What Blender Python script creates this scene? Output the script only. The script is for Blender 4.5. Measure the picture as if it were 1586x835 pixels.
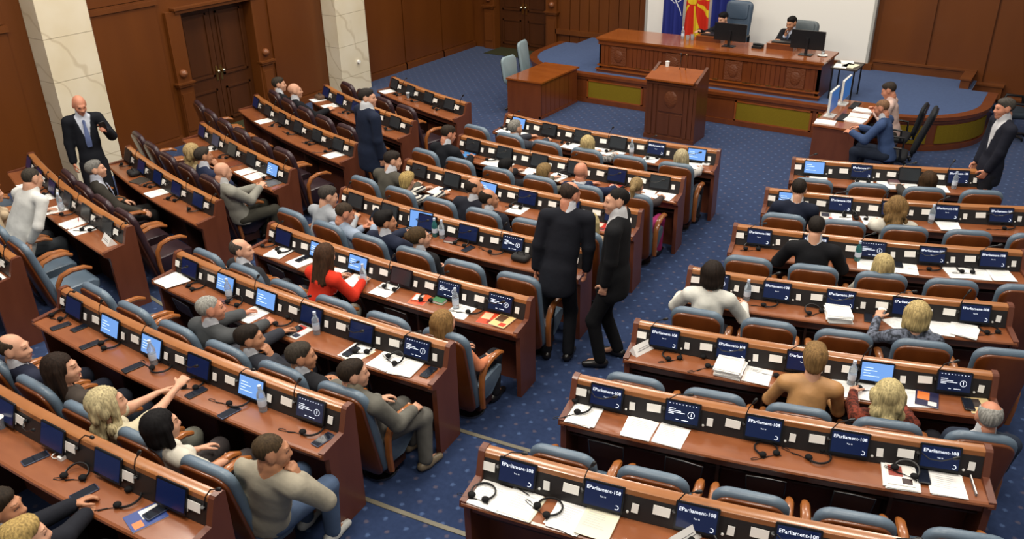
import bpy, bmesh, math, random
import numpy as np
from mathutils import Matrix, Vector
random.seed(7)
for o in list(bpy.data.objects): bpy.data.objects.remove(o)
SC = bpy.context.scene
C = SC.collection
PI = math.pi
# ------------------------------------------------------------------ camera
CAM = Vector((5.4364, -14.8100, 4.7548))
FPX, PITCH, ROLL, YAW = 1335.85, 0.46735, -0.01765, math.radians(33.4)
_fh = Vector((-math.sin(YAW), math.cos(YAW), 0)); _r = Vector((math.cos(YAW), math.sin(YAW), 0))
_fw = _fh * math.cos(PITCH) + Vector((0, 0, -math.sin(PITCH)))
_up = _fh * math.sin(PITCH) + Vector((0, 0, math.cos(PITCH)))
_R = _r * math.cos(ROLL) + _up * math.sin(ROLL)
_U = _up * math.cos(ROLL) - _r * math.sin(ROLL)
cd = bpy.data.cameras.new('camera'); cam = bpy.data.objects.new('camera', cd); C.objects.link(cam)
cd.sensor_fit = 'HORIZONTAL'; cd.sensor_width = 36.0; cd.lens = FPX / 1586 * 36; cd.clip_start = .05; cd.clip_end = 200
M = Matrix.Identity(4)
for i in range(3):
    M[i][0] = _R[i]; M[i][1] = _U[i]; M[i][2] = -_fw[i]; M[i][3] = CAM[i]
cam.matrix_world = M
SC.camera = cam
# ------------------------------------------------------------------ light
SC.view_settings.view_transform = 'Standard'; SC.view_settings.look = 'None'
SC.view_settings.gamma = 1; SC.view_settings.use_curve_mapping = False
SC.view_settings.exposure = 0.22
w = bpy.data.worlds.new('World'); SC.world = w; w.use_nodes = True
w.node_tree.nodes['Background'].inputs[0].default_value = (1.0, .95, .9, 1)
w.node_tree.nodes['Background'].inputs[1].default_value = .24
def area_light(loc, sx, sy, power, col=(1, .93, .82), aim=None):
    l = bpy.data.lights.new('ceiling_or_fill_lamp', 'AREA'); l.shape = 'RECTANGLE'; l.size = sx; l.size_y = sy
    l.energy = power; l.color = col
    o = bpy.data.objects.new('ceiling_or_fill_lamp', l); C.objects.link(o); o.location = loc
    if aim is not None:
        o.rotation_euler = (Vector(aim) - Vector(loc)).to_track_quat('-Z', 'Y').to_euler()
    return o
for lx, ly, p in ((-6.0, -7.5, 70), (-6.0, -2.5, 60), (-4, -9, 150), (0.5, -9, 170), (5, -9, 170), (-4, -4, 150), (0.5, -4, 170), (5, -4, 170), (-3, 0.4, 140), (2.5, 0.4, 190), (1.5, -13, 200), (-3, -12.5, 180), (5.5, -13.5, 170)):  # lamps nearest the left wall are unseen fills added to brighten it
    area_light((lx, ly, 7.6), 1.2, 1.2, p)

# ------------------------------------------------------------------ picture-to-place helpers
def ray(px, py):
    return _fw + _R * ((px - 793) / FPX) - _U * ((py - 417.5) / FPX)
def at(px, py, z):
    d = ray(px, py); return CAM + d * ((z - CAM.z) / d.z)
def at_y(px, py, y):
    d = ray(px, py); return CAM + d * ((y - CAM.y) / d.y)
OC = Vector((0, 7.2944, 0)); R1, DR, STEP, SW = 11.508, 1.2003, .1376, .57
def ring(j): return R1 + (j - 1) * DR
def tier(j): return STEP * max(0, math.floor(j) - 5)
def pol(r, phi, z=0):          # phi in degrees, positive to the left of the room axis
    a = math.radians(phi); return Vector((-r * math.sin(a), OC.y - r * math.cos(a), z))
def at_ring(px, py, r):        # where the line of sight meets the upright cylinder of radius r (near side)
    d = ray(px, py); ox, oy = CAM.x - OC.x, CAM.y - OC.y
    a = d.x * d.x + d.y * d.y; b = 2 * (ox * d.x + oy * d.y); c = ox * ox + oy * oy - r * r
    t = (-b - math.sqrt(max(0, b * b - 4 * a * c))) / (2 * a)
    return CAM + d * t
def phi_of(P):
    return math.degrees(math.atan2(-(P.x - OC.x), -(P.y - OC.y)))

# ------------------------------------------------------------------ materials
def lin(c):
    def f(u):
        u /= 255.; return u / 12.92 if u <= .04045 else ((u + .055) / 1.055) ** 2.4
    return (f(c[0]), f(c[1]), f(c[2]), 1)
MATS = {}
def mat(name, rgb, rough=.5, spec=.5, metal=0, noise=None, emit=None, alpha=None, bump=None, coat=0, trans=0):
    if name in MATS: return MATS[name]
    m = bpy.data.materials.new(name); m.use_nodes = True; MATS[name] = m
    nt = m.node_tree; b = nt.nodes['Principled BSDF']
    b.inputs['Base Color'].default_value = lin(rgb); b.inputs['Roughness'].default_value = rough
    b.inputs['Specular IOR Level'].default_value = spec; b.inputs['Metallic'].default_value = metal
    if coat: b.inputs['Coat Weight'].default_value = coat; b.inputs['Coat Roughness'].default_value = .12
    if trans: b.inputs['Transmission Weight'].default_value = trans
    if emit:
        b.inputs['Emission Color'].default_value = lin(emit[0]); b.inputs['Emission Strength'].default_value = emit[1]
    tc = None
    if noise or bump:
        tc = nt.nodes.new('ShaderNodeTexCoord')
    if noise:              # (scale vector, other colour, amount of contrast)
        sc, rgb2, ctr = noise
        mp = nt.nodes.new('ShaderNodeMapping'); mp.inputs['Scale'].default_value = sc
        n = nt.nodes.new('ShaderNodeTexNoise'); n.inputs['Scale'].default_value = 1; n.inputs['Detail'].default_value = 5
        r = nt.nodes.new('ShaderNodeValToRGB'); r.color_ramp.elements[0].position = .5 - ctr; r.color_ramp.elements[1].position = .5 + ctr
        r.color_ramp.elements[0].color = lin(rgb2); r.color_ramp.elements[1].color = lin(rgb)
        nt.links.new(tc.outputs['Object'], mp.inputs[0]); nt.links.new(mp.outputs[0], n.inputs['Vector'])
        nt.links.new(n.outputs['Fac'], r.inputs[0]); nt.links.new(r.outputs[0], b.inputs['Base Color'])
    if bump:
        n2 = nt.nodes.new('ShaderNodeTexNoise'); n2.inputs['Scale'].default_value = bump[0]; n2.inputs['Detail'].default_value = 4
        bp = nt.nodes.new('ShaderNodeBump'); bp.inputs['Strength'].default_value = bump[1]; bp.inputs['Distance'].default_value = .01
        nt.links.new(tc.outputs['Object'], n2.inputs['Vector']); nt.links.new(n2.outputs['Fac'], bp.inputs['Height']); nt.links.new(bp.outputs[0], b.inputs['Normal'])
    return m
W_TOP = mat('desk_top_wood', (144, 85, 50), .3, .5, noise=((3, 9, 9), (125, 69, 38), .25), coat=.3)
W_RAIL = mat('desk_rail_wood', (164, 107, 60), .28, .5, noise=((4, 4, 20), (142, 87, 46), .25), coat=.3)
W_BODY = mat('desk_panel_wood', (106, 57, 37), .38, .5, noise=((9, 9, 2), (90, 46, 29), .3), coat=.15)
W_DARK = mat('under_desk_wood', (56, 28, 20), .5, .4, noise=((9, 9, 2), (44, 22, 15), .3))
W_SHELL = mat('chair_shell_wood', (116, 62, 26), .3, .5, noise=((9, 9, 2.5), (94, 47, 18), .3), coat=.3)
W_ARM = mat('chair_arm_wood', (158, 96, 46), .3, .5, noise=((9, 9, 9), (134, 76, 36), .3), coat=.3)
L_BLUE = mat('blue_grey_leather', (98, 115, 130), .38, .5, noise=((5, 5, 5), (86, 102, 118), .2), bump=(60, .1))
L_PURP = mat('purple_brown_leather', (58, 40, 46), .35, .5, noise=((5, 5, 5), (46, 31, 36), .2), bump=(60, .1))
STRIP = mat('console_charcoal', (36, 33, 33), .45, .4)
BLACK = mat('black_plastic', (17, 17, 19), .4, .5)
BEZEL = mat('bezel_plastic', (14, 15, 20), .3, .5)
PAPER = mat('white_paper', (238, 236, 232), .7, .2)
CREAM = mat('cream_paper', (228, 222, 196), .7, .2)
METAL = mat('brushed_metal', (150, 150, 150), .35, .5, metal=1)
BRASS = mat('brass', (200, 165, 90), .3, .5, metal=1)
SCR = {'E': mat('screen_navy', (12, 22, 52), .22, .5, emit=((14, 28, 64), .5)),
       'U': mat('screen_ink', (14, 22, 46), .22, .5, emit=((18, 30, 62), .5)),
       'D': mat('screen_deep_blue', (12, 20, 46), .2, .5, emit=((16, 30, 72), .45)),
       'L': mat('screen_light_blue', (60, 90, 140), .25, .5, emit=((112, 158, 222), .85)),
       'O': mat('screen_off', (44, 48, 52), .2, .5)}
INK = mat('screen_letter_white', (220, 228, 240), .5, .2, emit=((225, 232, 245), .9))

# ------------------------------------------------------------------ mesh builder
class MB:
    def __init__(s): s.v = []; s.f = []; s.smooth = False
    def add(s, vs, fs):
        n = len(s.v); s.v += [tuple(p) for p in vs]; s.f += [tuple(i + n for i in f) for f in fs]; return s
    def box(s, a, b, M=None):
        x0, y0, z0 = a; x1, y1, z1 = b
        vs = [Vector(p) for p in ((x0,y0,z0),(x1,y0,z0),(x1,y1,z0),(x0,y1,z0),(x0,y0,z1),(x1,y0,z1),(x1,y1,z1),(x0,y1,z1))]
        if M is not None: vs = [M @ p for p in vs]
        return s.add(vs, [(0,3,2,1),(4,5,6,7),(0,1,5,4),(1,2,6,5),(2,3,7,6),(3,0,4,7)])
    def loft(s, loops, caps=True, closed=True):
        n = len(loops[0]); vs = [p for l in loops for p in l]; fs = []
        for k in range(len(loops) - 1):
            for i in range(n if closed else n - 1):
                j = (i + 1) % n; fs.append((k*n+i, k*n+j, (k+1)*n+j, (k+1)*n+i))
        if caps: fs += [tuple(range(n))[::-1], tuple((len(loops)-1)*n + i for i in range(n))]
        return s.add(vs, fs)
    def prism(s, poly, axis, a0, a1):    # poly in the two other axes
        def mk(p, t):
            return {'x': (t, p[0], p[1]), 'y': (p[0], t, p[1]), 'z': (p[0], p[1], t)}[axis]
        return s.loft([[mk(p, a0) for p in poly], [mk(p, a1) for p in poly]])
    def tube(s, pts, r, n=8, flat=1.0):
        pts = [Vector(p) for p in pts]; rs = r if isinstance(r, (list, tuple)) else [r] * len(pts)
        loops = []; up = Vector((0, 0, 1)); prev = None
        for k, p in enumerate(pts):
            t = (pts[min(k+1, len(pts)-1)] - pts[max(k-1, 0)]).normalized()
            if prev is None:
                a = up if abs(t.z) < .9 else Vector((1, 0, 0)); u = t.cross(a).normalized()
            else:
                u = (prev - t * prev.dot(t)).normalized()
            prev = u; v = t.cross(u)
            loops.append([p + u * (rs[k] * math.cos(2*PI*i/n)) + v * (rs[k] * flat * math.sin(2*PI*i/n)) for i in range(n)])
        return s.loft(loops)
    def lathe(s, prof, n=16, c=(0, 0, 0)):
        return s.loft([[(c[0] + r*math.cos(2*PI*i/n), c[1] + r*math.sin(2*PI*i/n), c[2] + z) for i in range(n)] for r, z in prof])
    def ell(s, c, r, n=12, m=8):
        loops = []
        for k in range(1, m):
            t = PI * k / m - PI / 2
            loops.append([(c[0]+r[0]*math.cos(t)*math.cos(2*PI*i/n), c[1]+r[1]*math.cos(t)*math.sin(2*PI*i/n), c[2]+r[2]*math.sin(t)) for i in range(n)])
        return s.loft(loops)
    def sweep(s, prof, r, p0, p1, n, O=None):   # prof of (d, z) swept along an arc about the chamber centre
        loops = [[pol(r + d, p0 + (p1 - p0) * k / n, z) - (O or Vector()) for d, z in prof] for k in range(n + 1)]
        return s.loft(loops)
    def mesh(s, name, m=None, smooth=None):
        me = bpy.data.meshes.new(name); me.from_pydata(s.v, [], s.f); me.validate()
        bm = bmesh.new(); bm.from_mesh(me); bmesh.ops.recalc_face_normals(bm, faces=bm.faces); bm.to_mesh(me); bm.free()
        if smooth: 
            me.polygons.foreach_set('use_smooth', [True] * len(me.polygons))
            try: me.set_sharp_from_angle(angle=math.radians(40))
            except Exception: pass
        if m: me.materials.append(m)
        return me
    def build(s, name, m, parent=None, smooth=False, loc=None):
        return obj(name, s.mesh(name, m, smooth), parent, loc)
def obj(name, me, parent=None, loc=None, rot=None):
    o = bpy.data.objects.new(name, me); C.objects.link(o)
    if parent is not None: o.parent = parent
    if loc is not None: o.location = loc
    if rot is not None: o.rotation_euler = rot
    return o
def tag(o, label, cat, group=None):
    o['label'] = label; o['category'] = cat
    if group: o['group'] = group
    return o
def thing(name, label, cat, loc=(0, 0, 0), rz=0, group=None):
    o = bpy.data.objects.new(name, None); C.objects.link(o); o.location = loc; o.rotation_euler = (0, 0, rz)
    o.empty_display_size = .1
    return tag(o, label, cat, group)
def struct(name, mb, m, smooth=False, parent=None):
    o = mb.build(name, m, parent, smooth)
    if parent is None: o['kind'] = 'structure'
    return o
def copy_tree(o, parent=None):
    c = o.copy(); C.objects.link(c); c.parent = parent
    for ch in list(o.children): copy_tree(ch, c)
    return c
def facing(phi):               # z-rotation that turns local +y toward the chamber centre
    a = math.radians(phi); return math.atan2(-math.sin(a), math.cos(a))
ORD = ['first', 'second', 'third', 'fourth', 'fifth', 'sixth', 'seventh', 'eighth', 'ninth', 'tenth', 'eleventh', 'twelfth', 'thirteenth', 'fourteenth', 'fifteenth']
def rrect(wx, wy, rad, n=5, cx=0, cy=0, taper=1.0):      # rounded rectangle, bottom narrowed by taper
    pts = []
    for sx, sy, a0 in ((1, 1, 0), (-1, 1, 90), (-1, -1, 180), (1, -1, 270)):
        for k in range(n + 1):
            a = math.radians(a0 + 90 * k / n)
            x = sx * (wx - rad) + rad * math.cos(a); y = sy * (wy - rad) + rad * math.sin(a)
            t = (y + wy) / (2 * wy); x *= taper + (1 - taper) * t
            pts.append((cx + x, cy + y))
    return pts
def slab(mb, outline, th, bev, M):    # outline in the local xy-plane, thickness along local z, edges rounded by bev
    cx = sum(p[0] for p in outline) / len(outline); cy = sum(p[1] for p in outline) / len(outline)
    mx = max(abs(p[0] - cx) for p in outline); my = max(abs(p[1] - cy) for p in outline)
    loops = []
    for z, ins in ((0, bev), (bev * .35, bev * .3), (bev, 0), (th - bev, 0), (th - bev * .35, bev * .3), (th, bev)):
        loops.append([M @ Vector((cx + (p[0] - cx) * (1 - ins / mx), cy + (p[1] - cy) * (1 - ins / my), z)) for p in outline])
    return mb.loft(loops)
# ================================================================== STRUCTURE
def carpet(name, base, base2, dots=True):
    m = mat(name, base, .95, .1, noise=((22, 22, 22), base2, .22)); nt = m.node_tree; b = nt.nodes['Principled BSDF']
    b.inputs['Sheen Weight'].default_value = .6; b.inputs['Sheen Roughness'].default_value = .4; b.inputs['Sheen Tint'].default_value = lin((170, 185, 215))
    if not dots: return m
    src = b.inputs['Base Color'].links[0].from_socket
    tc = nt.nodes.new('ShaderNodeTexCoord'); mp = nt.nodes.new('ShaderNodeMapping')
    mp.inputs['Rotation'].default_value = (0, 0, math.radians(45)); mp.inputs['Scale'].default_value = (7.2, 7.2, 7.2)
    nt.links.new(tc.outputs['Object'], mp.inputs[0])
    fr = nt.nodes.new('ShaderNodeVectorMath'); fr.operation = 'FRACTION'; nt.links.new(mp.outputs[0], fr.inputs[0])
    sb = nt.nodes.new('ShaderNodeVectorMath'); sb.operation = 'SUBTRACT'; sb.inputs[1].default_value = (.5, .5, 0); nt.links.new(fr.outputs[0], sb.inputs[0])
    ml = nt.nodes.new('ShaderNodeVectorMath'); ml.operation = 'MULTIPLY'; ml.inputs[1].default_value = (1, 1, 0); nt.links.new(sb.outputs[0], ml.inputs[0])
    ln = nt.nodes.new('ShaderNodeVectorMath'); ln.operation = 'LENGTH'; nt.links.new(ml.outputs[0], ln.inputs[0])
    nz = nt.nodes.new('ShaderNodeTexNoise'); nz.inputs['Scale'].default_value = 60; nt.links.new(tc.outputs['Object'], nz.inputs['Vector'])
    ad = nt.nodes.new('ShaderNodeMath'); ad.operation = 'MULTIPLY_ADD'; ad.inputs[1].default_value = .18; nt.links.new(nz.outputs['Fac'], ad.inputs[0]); nt.links.new(ln.outputs['Value'], ad.inputs[2])
    rp = nt.nodes.new('ShaderNodeValToRGB'); rp.color_ramp.elements[0].position = .16; rp.color_ramp.elements[0].color = (.8, .8, .8, 1); rp.color_ramp.elements[1].position = .26; rp.color_ramp.elements[1].color = (0, 0, 0, 1)
    nt.links.new(ad.outputs[0], rp.inputs[0])
    ck = nt.nodes.new('ShaderNodeTexChecker'); ck.inputs['Scale'].default_value = 1; ck.inputs[1].default_value = lin((84, 78, 92)); ck.inputs[2].default_value = lin((74, 94, 132)); nt.links.new(mp.outputs[0], ck.inputs[0])
    mx = nt.nodes.new('ShaderNodeMix'); mx.data_type = 'RGBA'; nt.links.new(rp.outputs[0], mx.inputs[0]); nt.links.new(src, mx.inputs[6]); nt.links.new(ck.outputs[0], mx.inputs[7])
    nt.links.new(mx.outputs[2], b.inputs['Base Color'])
    return m
CARPET = carpet('patterned_blue_carpet', (42, 56, 88), (35, 48, 78))
CARPET2 = carpet('plain_blue_carpet', (58, 77, 114), (49, 66, 102), False)
W_WALL = mat('wall_wood_panel', (106, 56, 14), .42, .4, noise=((1.6, 1.6, .35), (88, 44, 9), .3), coat=.1)
W_WALL2 = mat('wall_wood_trim', (108, 59, 20), .4, .4, noise=((2, 2, .6), (90, 46, 14), .3))
W_DOOR = mat('door_wood', (78, 41, 14), .42, .4, noise=((5, 5, .7), (62, 31, 9), .3))
W_ROS = mat('rostrum_wood', (114, 58, 24), .32, .5, noise=((7, 7, 1.2), (96, 46, 18), .3), coat=.25)
W_ROST = mat('rostrum_top_wood', (146, 78, 30), .2, .5, noise=((2, 7, 7), (126, 63, 22), .3), coat=.4)
W_LEC = mat('lectern_wood', (94, 50, 26), .36, .5, noise=((8, 8, 1.2), (78, 40, 19), .3), coat=.2)
GOLD = mat('olive_gold_fabric', (126, 106, 22), .8, .2, noise=((60, 60, 60), (112, 92, 16), .3))
WHITE = mat('white_screen_wall', (238, 234, 226), .8, .2)
GREYTRIM = mat('grey_screen_edge', (170, 168, 162), .6, .3)
MARBLE = None
def marble():
    m = mat('veined_marble', (228, 218, 196), .32, .5, noise=((1.6, 1.6, 1.6), (216, 202, 172), .25)); nt = m.node_tree; b = nt.nodes['Principled BSDF']
    src = b.inputs['Base Color'].links[0].from_socket
    tc = nt.nodes.new('ShaderNodeTexCoord'); wv = nt.nodes.new('ShaderNodeTexWave'); wv.inputs['Scale'].default_value = .75; wv.inputs['Distortion'].default_value = 9; wv.inputs['Detail'].default_value = 3; wv.bands_direction = 'DIAGONAL'
    nt.links.new(tc.outputs['Object'], wv.inputs[0])
    rp = nt.nodes.new('ShaderNodeValToRGB'); rp.color_ramp.elements[0].position = .0; rp.color_ramp.elements[0].color = (1, 1, 1, 1); rp.color_ramp.elements[1].position = .03; rp.color_ramp.elements[1].color = (0, 0, 0, 1)
    nt.links.new(wv.outputs['Fac'], rp.inputs[0])
    mx = nt.nodes.new('ShaderNodeMix'); mx.data_type = 'RGBA'; mx.inputs[7].default_value = lin((170, 150, 116))
    mt = nt.nodes.new('ShaderNodeMath'); mt.operation = 'MULTIPLY'; mt.inputs[1].default_value = .4; nt.links.new(rp.outputs[0], mt.inputs[0]); nt.links.new(mt.outputs[0], mx.inputs[0])
    nt.links.new(src, mx.inputs[6]); nt.links.new(mx.outputs[2], b.inputs['Base Color'])
    return m
MARBLE = marble()
WALL_X, WALL_Y = -7.32, 3.06
fl = struct('floor', MB().box((-7.9, -18, -.2), (9.5, 3.6, 0)), CARPET)
# raised ring tiers below the back rows
for j in (6, 7, 8, 9):
    r0, r1_, z = ring(j) - .13, ring(j + 1) - .13, STEP * (j - 5)
    s = struct('floor_tier', MB().sweep([(r0, -.1), (r0, z), (r1_, z), (r1_, -.1)], 0, 26, -30, 44), CARPET)
    struct('step_nosing', MB().sweep([(r0 - .012, z - .03), (r0 - .012, z + .006), (r0 + .028, z + .006), (r0 + .028, z - .03)], 0, 26, -30, 44), mat('nosing_strip', (104, 98, 82), .5, .5), parent=s)
# ---- left wall: wood panels, marble columns, double door
lw = struct('wall_left', MB().box((WALL_X - .35, -18, 0), (WALL_X - .04, -5.50, 4.2)).box((WALL_X - .35, -3.86, 0), (WALL_X - .04, WALL_Y + .3, 4.2)).box((WALL_X - .35, -5.50, 2.17), (WALL_X - .04, -3.86, 4.2)), W_WALL)
def wall_panel(parent, y0, y1, z0, z1):
    MB().box((WALL_X - .05, y0, z0), (WALL_X - .012, y1, z1)).build('panel', W_WALL, parent)
for y0, y1 in ((-11.6, -8.32), (-7.14, -5.86), (-3.50, -2.30), (-1.18, .3), (.34, 1.7), (1.74, 3.0)):
    wall_panel(lw, y0, y1, .16, 2.36); wall_panel(lw, y0, y1, 2.48, 4.1)
    MB().box((WALL_X - .04, y0 - .03, 2.37), (WALL_X + .02, y1 + .03, 2.44)).box((WALL_X - .04, y0 - .03, 2.44), (WALL_X + .005, y1 + .03, 2.47)).build('cornice', W_WALL2, lw)
    b_ = struct('baseboard_left', MB().box((WALL_X - .04, y0 - .04, 0), (WALL_X + .02, y1 + .04, .13)).box((WALL_X - .04, y0 - .04, .13), (WALL_X + .005, y1 + .04, .15)), W_WALL2)
def column(y0, y1, x1):
    t = MB().box((WALL_X - .04, y0 + .02, 0), (x1 - .02, y1 - .02, 4.1)).build('wall_column', mat('column_core', (150, 142, 124), .6, .3)); t['kind'] = 'structure'
    z = 0.0; hs = [.36, .625, .625, .625, .625, .625, .6]
    for k, h in enumerate(hs):
        MB().box((WALL_X - .03, y0, z + .003), (x1, y1, z + h - .003)).build('block', MARBLE, t); z += h
    return t
column(-8.02, -7.24, -6.98)
column(-2.12, -1.27, -6.98)
MB().tube([(-6.975, -1.62, .62), (-6.93, -1.62, .62)], .035, 12).build('wall_socket', PAPER)['kind'] = 'structure'
def door(name, P, ex, n, w, h):   # P base centre on the wall, ex along the wall, n out of the wall
    ez = Vector((0, 0, 1))
    F = Matrix((( ex.x, n.x, 0, P.x), (ex.y, n.y, 0, P.y), (ex.z, n.z, 1, P.z), (0, 0, 0, 1)))
    root = MB().box((-w/2 - .02, -.28, 0), (w/2 + .02, -.24, h), F).build(name, W_DOOR); root['kind'] = 'structure'
    for sx in (-1, 1):
        leaf = MB().box((min(sx*.006, sx*w/2), -.24, .01), (max(sx*.006, sx*w/2), -.20, h - .01), F).build('door_leaf', W_DOOR, root)
        for z0, z1 in ((.12, .72), (.94, 2.06)):
            a, b = sorted((sx * .10, sx * (w/2 - .09)))
            q = MB()
            for (u0, v0, u1, v1) in ((a, z0, b, z0 + .035), (a, z1 - .035, b, z1), (a, z0, a + .035, z1), (b - .035, z0, b, z1)):
                q.box((u0, -.20, v0), (u1, -.178, v1), F)
            q.box((a + .07, -.20, z0 + .07), (b - .07, -.188, z1 - .07), F)
            q.build('panel', W_DOOR, leaf)
        MB().box((min(sx*.03, sx*.07), -.2, .86), (max(sx*.03, sx*.07), -.19, 1.12), F).box((min(sx*.03, sx*.07), -.17, 1.0), (max(sx*.03, sx*.07), -.15, 1.03), F).build('escutcheon', BRASS, leaf)
        k = MB(); k.ell(F @ Vector((sx * .06, -.13, 1.03)), (.035, .035, .035)); k.build('knob', mat('polished_knob', (235, 225, 190), .12, .6, metal=1), leaf, True)
        # jambs, pilasters and their caps
        jx = sx * (w/2 + .01)
        MB().box((min(jx, jx + sx*.04), -.28, 0), (max(jx, jx + sx*.04), .03, h), F).build('jamb', W_WALL2, root)
        p0, p1 = sorted((sx * (w/2 + .05), sx * (w/2 + .30)))
        pil = MB().box((p0, -.03, 0), (p1, .05, .98), F).box((p0 + .02, .05, .2), (p1 - .02, .065, .86), F).build('pilaster', W_WALL2, root)
        MB().box((p0 - .03, -.03, .98), (p1 + .03, .09, 1.02), F).box((p0 - .05, -.03, 1.02), (p1 + .05, .11, 1.05), F).build('pilaster_cap', W_WALL2, pil)
        MB().box((p0, -.03, 1.05), (p1, .03, h + .05), F).build('pilaster_shaft', W_WALL, pil)
        cx = (p0 + p1) / 2; k = MB(); k.ell(F @ Vector((cx, .05, 1.2)), (.07, .07, .07)); k.ell(F @ Vector((cx, .09, 1.2)), (.035, .035, .035)); k.build('rosette', mat('rosette_wood', (128, 76, 44), .35, .5), pil, True)
    MB().box((-w/2 - .12, -.28, h), (w/2 + .12, .05, h + .06), F).box((-w/2 - .16, -.05, h + .06), (w/2 + .16, .09, h + .10), F).build('lintel', W_WALL2, root)
    struct('doormat', MB().box((-w/2, -.2, .001), (w/2, .55, .012), F), mat('olive_doormat', (58, 58, 40), .95, .1), parent=root)
    return root
door('door_1', Vector((WALL_X, -4.68, 0)), Vector((0, 1, 0)), Vector((1, 0, 0)), 1.5, 2.17)
# ---- back wall
bw = struct('wall_back', MB().box((WALL_X - .3, WALL_Y + .04, 0), (-6.75, WALL_Y + .35, 4.2)).box((-5.22, WALL_Y + .04, 0), (9.4, WALL_Y + .35, 4.2)).box((-6.75, WALL_Y + .04, 2.17), (-5.22, WALL_Y + .35, 4.2)), W_WALL)
door('door_2', Vector((-5.98, WALL_Y, 0)), Vector((-1, 0, 0)), Vector((0, -1, 0)), 1.44, 2.17)
for k in range(9):
    x0 = -4.86 + k * .25
    MB().box((x0, WALL_Y + .005, .12), (x0 + .235, WALL_Y + .05, 4.1)).build('panel', W_WALL, bw)
for x0, x1 in ((2.16, 3.1), (3.12, 4.1), (4.12, 5.5), (5.52, 7.4), (7.42, 9.3)):
    MB().box((x0, WALL_Y - .005, .16), (x1 - .02, WALL_Y + .05, 4.1)).build('panel', W_WALL, bw)
struct('baseboard_back', MB().box((-5.1, WALL_Y - .05, .55), (-2.66, WALL_Y + .05, .66)).box((-5.1, WALL_Y - .05, 0), (-4.6, WALL_Y + .05, .1)), W_WALL2)
ws = struct('wall_screen', MB().box((-2.62, 2.95, .68), (2.02, 3.1, 4.1)), WHITE)
struct('screen_edge', MB().box((2.02, 2.93, .68), (2.07, 3.1, 4.1)).box((-2.67, 2.93, .68), (-2.62, 3.1, 4.1)), GREYTRIM, parent=ws)
struct('screen_plinth', MB().box((-2.68, 2.90, .5), (2.16, 3.1, .68)), W_WALL2, parent=ws)
# ---- platform
PZ = .56
def plat_outline(off=0):
    pts = [(-2.95, 0 - off)]
    rad, cx, cy = 1.45 + off, 2.95, 1.45
    for k in range(0, 19):
        a = math.radians(-90 + 90 * k / 18); pts.append((cx + rad * math.cos(a), cy + rad * math.sin(a)))
    pts += [(4.40 + off, 2.3), (4.0, 2.3), (4.0, WALL_Y), (-4.0, WALL_Y), (-4.0, 2.3), (-4.40 - off, 2.3)]
    for k in range(0, 19):
        a = math.radians(180 + 90 * k / 18); pts.append((-cx + rad * math.cos(a), cy + rad * math.sin(a)))
    return pts
pf = struct('platform', MB().prism(plat_outline(), 'z', 0, PZ - .03), W_ROS)
struct('carpet', MB().prism(plat_outline(-.1), 'z', PZ - .03, PZ), CARPET2, parent=pf)
def plat_band(off, z0, z1, name, m):
    o = plat_outline(off); i = plat_outline(-.12)
    q = MB(); n = len(o)
    def seg(idx):
        vs = [(o[k][0], o[k][1], z) for z in (z0, z1) for k in idx] + [(i[k][0], i[k][1], z) for z in (z0, z1) for k in idx]
        m_ = len(idx); fs = []
        for t in range(m_ - 1):
            fs += [(t, t+1, m_+t+1, m_+t), (m_+t, m_+t+1, 3*m_+t+1, 3*m_+t), (2*m_+t, 3*m_+t, 3*m_+t+1, 2*m_+t+1), (t, 2*m_+t, 2*m_+t+1, t+1)]
        q.add(vs, fs)
    seg(list(range(0, 21))); seg(list(range(n - 20, n)) + [0])
    return struct(name, q, m, parent=pf)
plat_band(.045, PZ - .05, PZ + .005, 'edge_moulding', W_ROS)
plat_band(.02, PZ - .1, PZ - .05, 'edge_fascia', W_ROS)
plat_band(.03, 0, .09, 'plinth_moulding', W_ROS)
for x0, x1 in ((-2.45, -1.32), (.55, 1.85), (1.98, 2.9)):
    g = MB().box((x0, -.014, .11), (x1, .02, .43)).build('fabric_inset', GOLD, pf)
    q = MB()
    for a, b in (((x0 - .03, .085), (x1 + .03, .112)), ((x0 - .03, .428), (x1 + .03, .455)), ((x0 - .03, .085), (x0, .455)), ((x1, .085), (x1 + .03, .455))):
        q.box((a[0], -.026, a[1]), (b[0], .02, b[1]))
    q.build('inset_frame', W_ROST, pf)
for a0, a1 in ((-84, -60), (-54, -6)):
    q = MB(); loops = []
    for k in range(13):
        a = math.radians(a0 + (a1 - a0) * k / 12); c, s_ = math.cos(a), math.sin(a)
        loops.append([(2.95 + r * c, 1.45 + r * s_, z) for r, z in ((1.44, .12), (1.466, .12), (1.466, .42), (1.44, .42))])
    q.loft(loops); q.build('fabric_inset', GOLD, pf)
# stairs beside the platform at the right, with stepped wall trim
for k in range(2):
    struct('platform_step', MB().box((4.0, 2.32, 0), (4.35 + .34 * (1 - k), WALL_Y, PZ - .19 * (2 - k) + .02)), CARPET2, parent=pf)
tr = struct('trim_1', MB().box((2.16, 2.98, PZ), (3.95, 3.06, PZ + .16)).box((2.16, 2.96, PZ + .16), (3.97, 3.06, PZ + .19)), W_WALL2)
struct('trim_2', MB().box((3.80, 2.34, PZ), (3.95, 3.0, PZ + .15)).box((3.78, 2.32, PZ + .15), (3.97, 3.0, PZ + .18)), W_WALL2)
struct('trim_3', MB().box((3.97, 2.90, .3), (4.45, 3.06, .52)).box((3.97, 2.88, .52), (4.47, 3.06, .55)), W_WALL2)
struct('trim_4', MB().box((4.47, 2.95, 0), (9.3, 3.06, .30)).box((4.47, 2.93, .30), (9.3, 3.06, .33)), W_WALL2)

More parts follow.
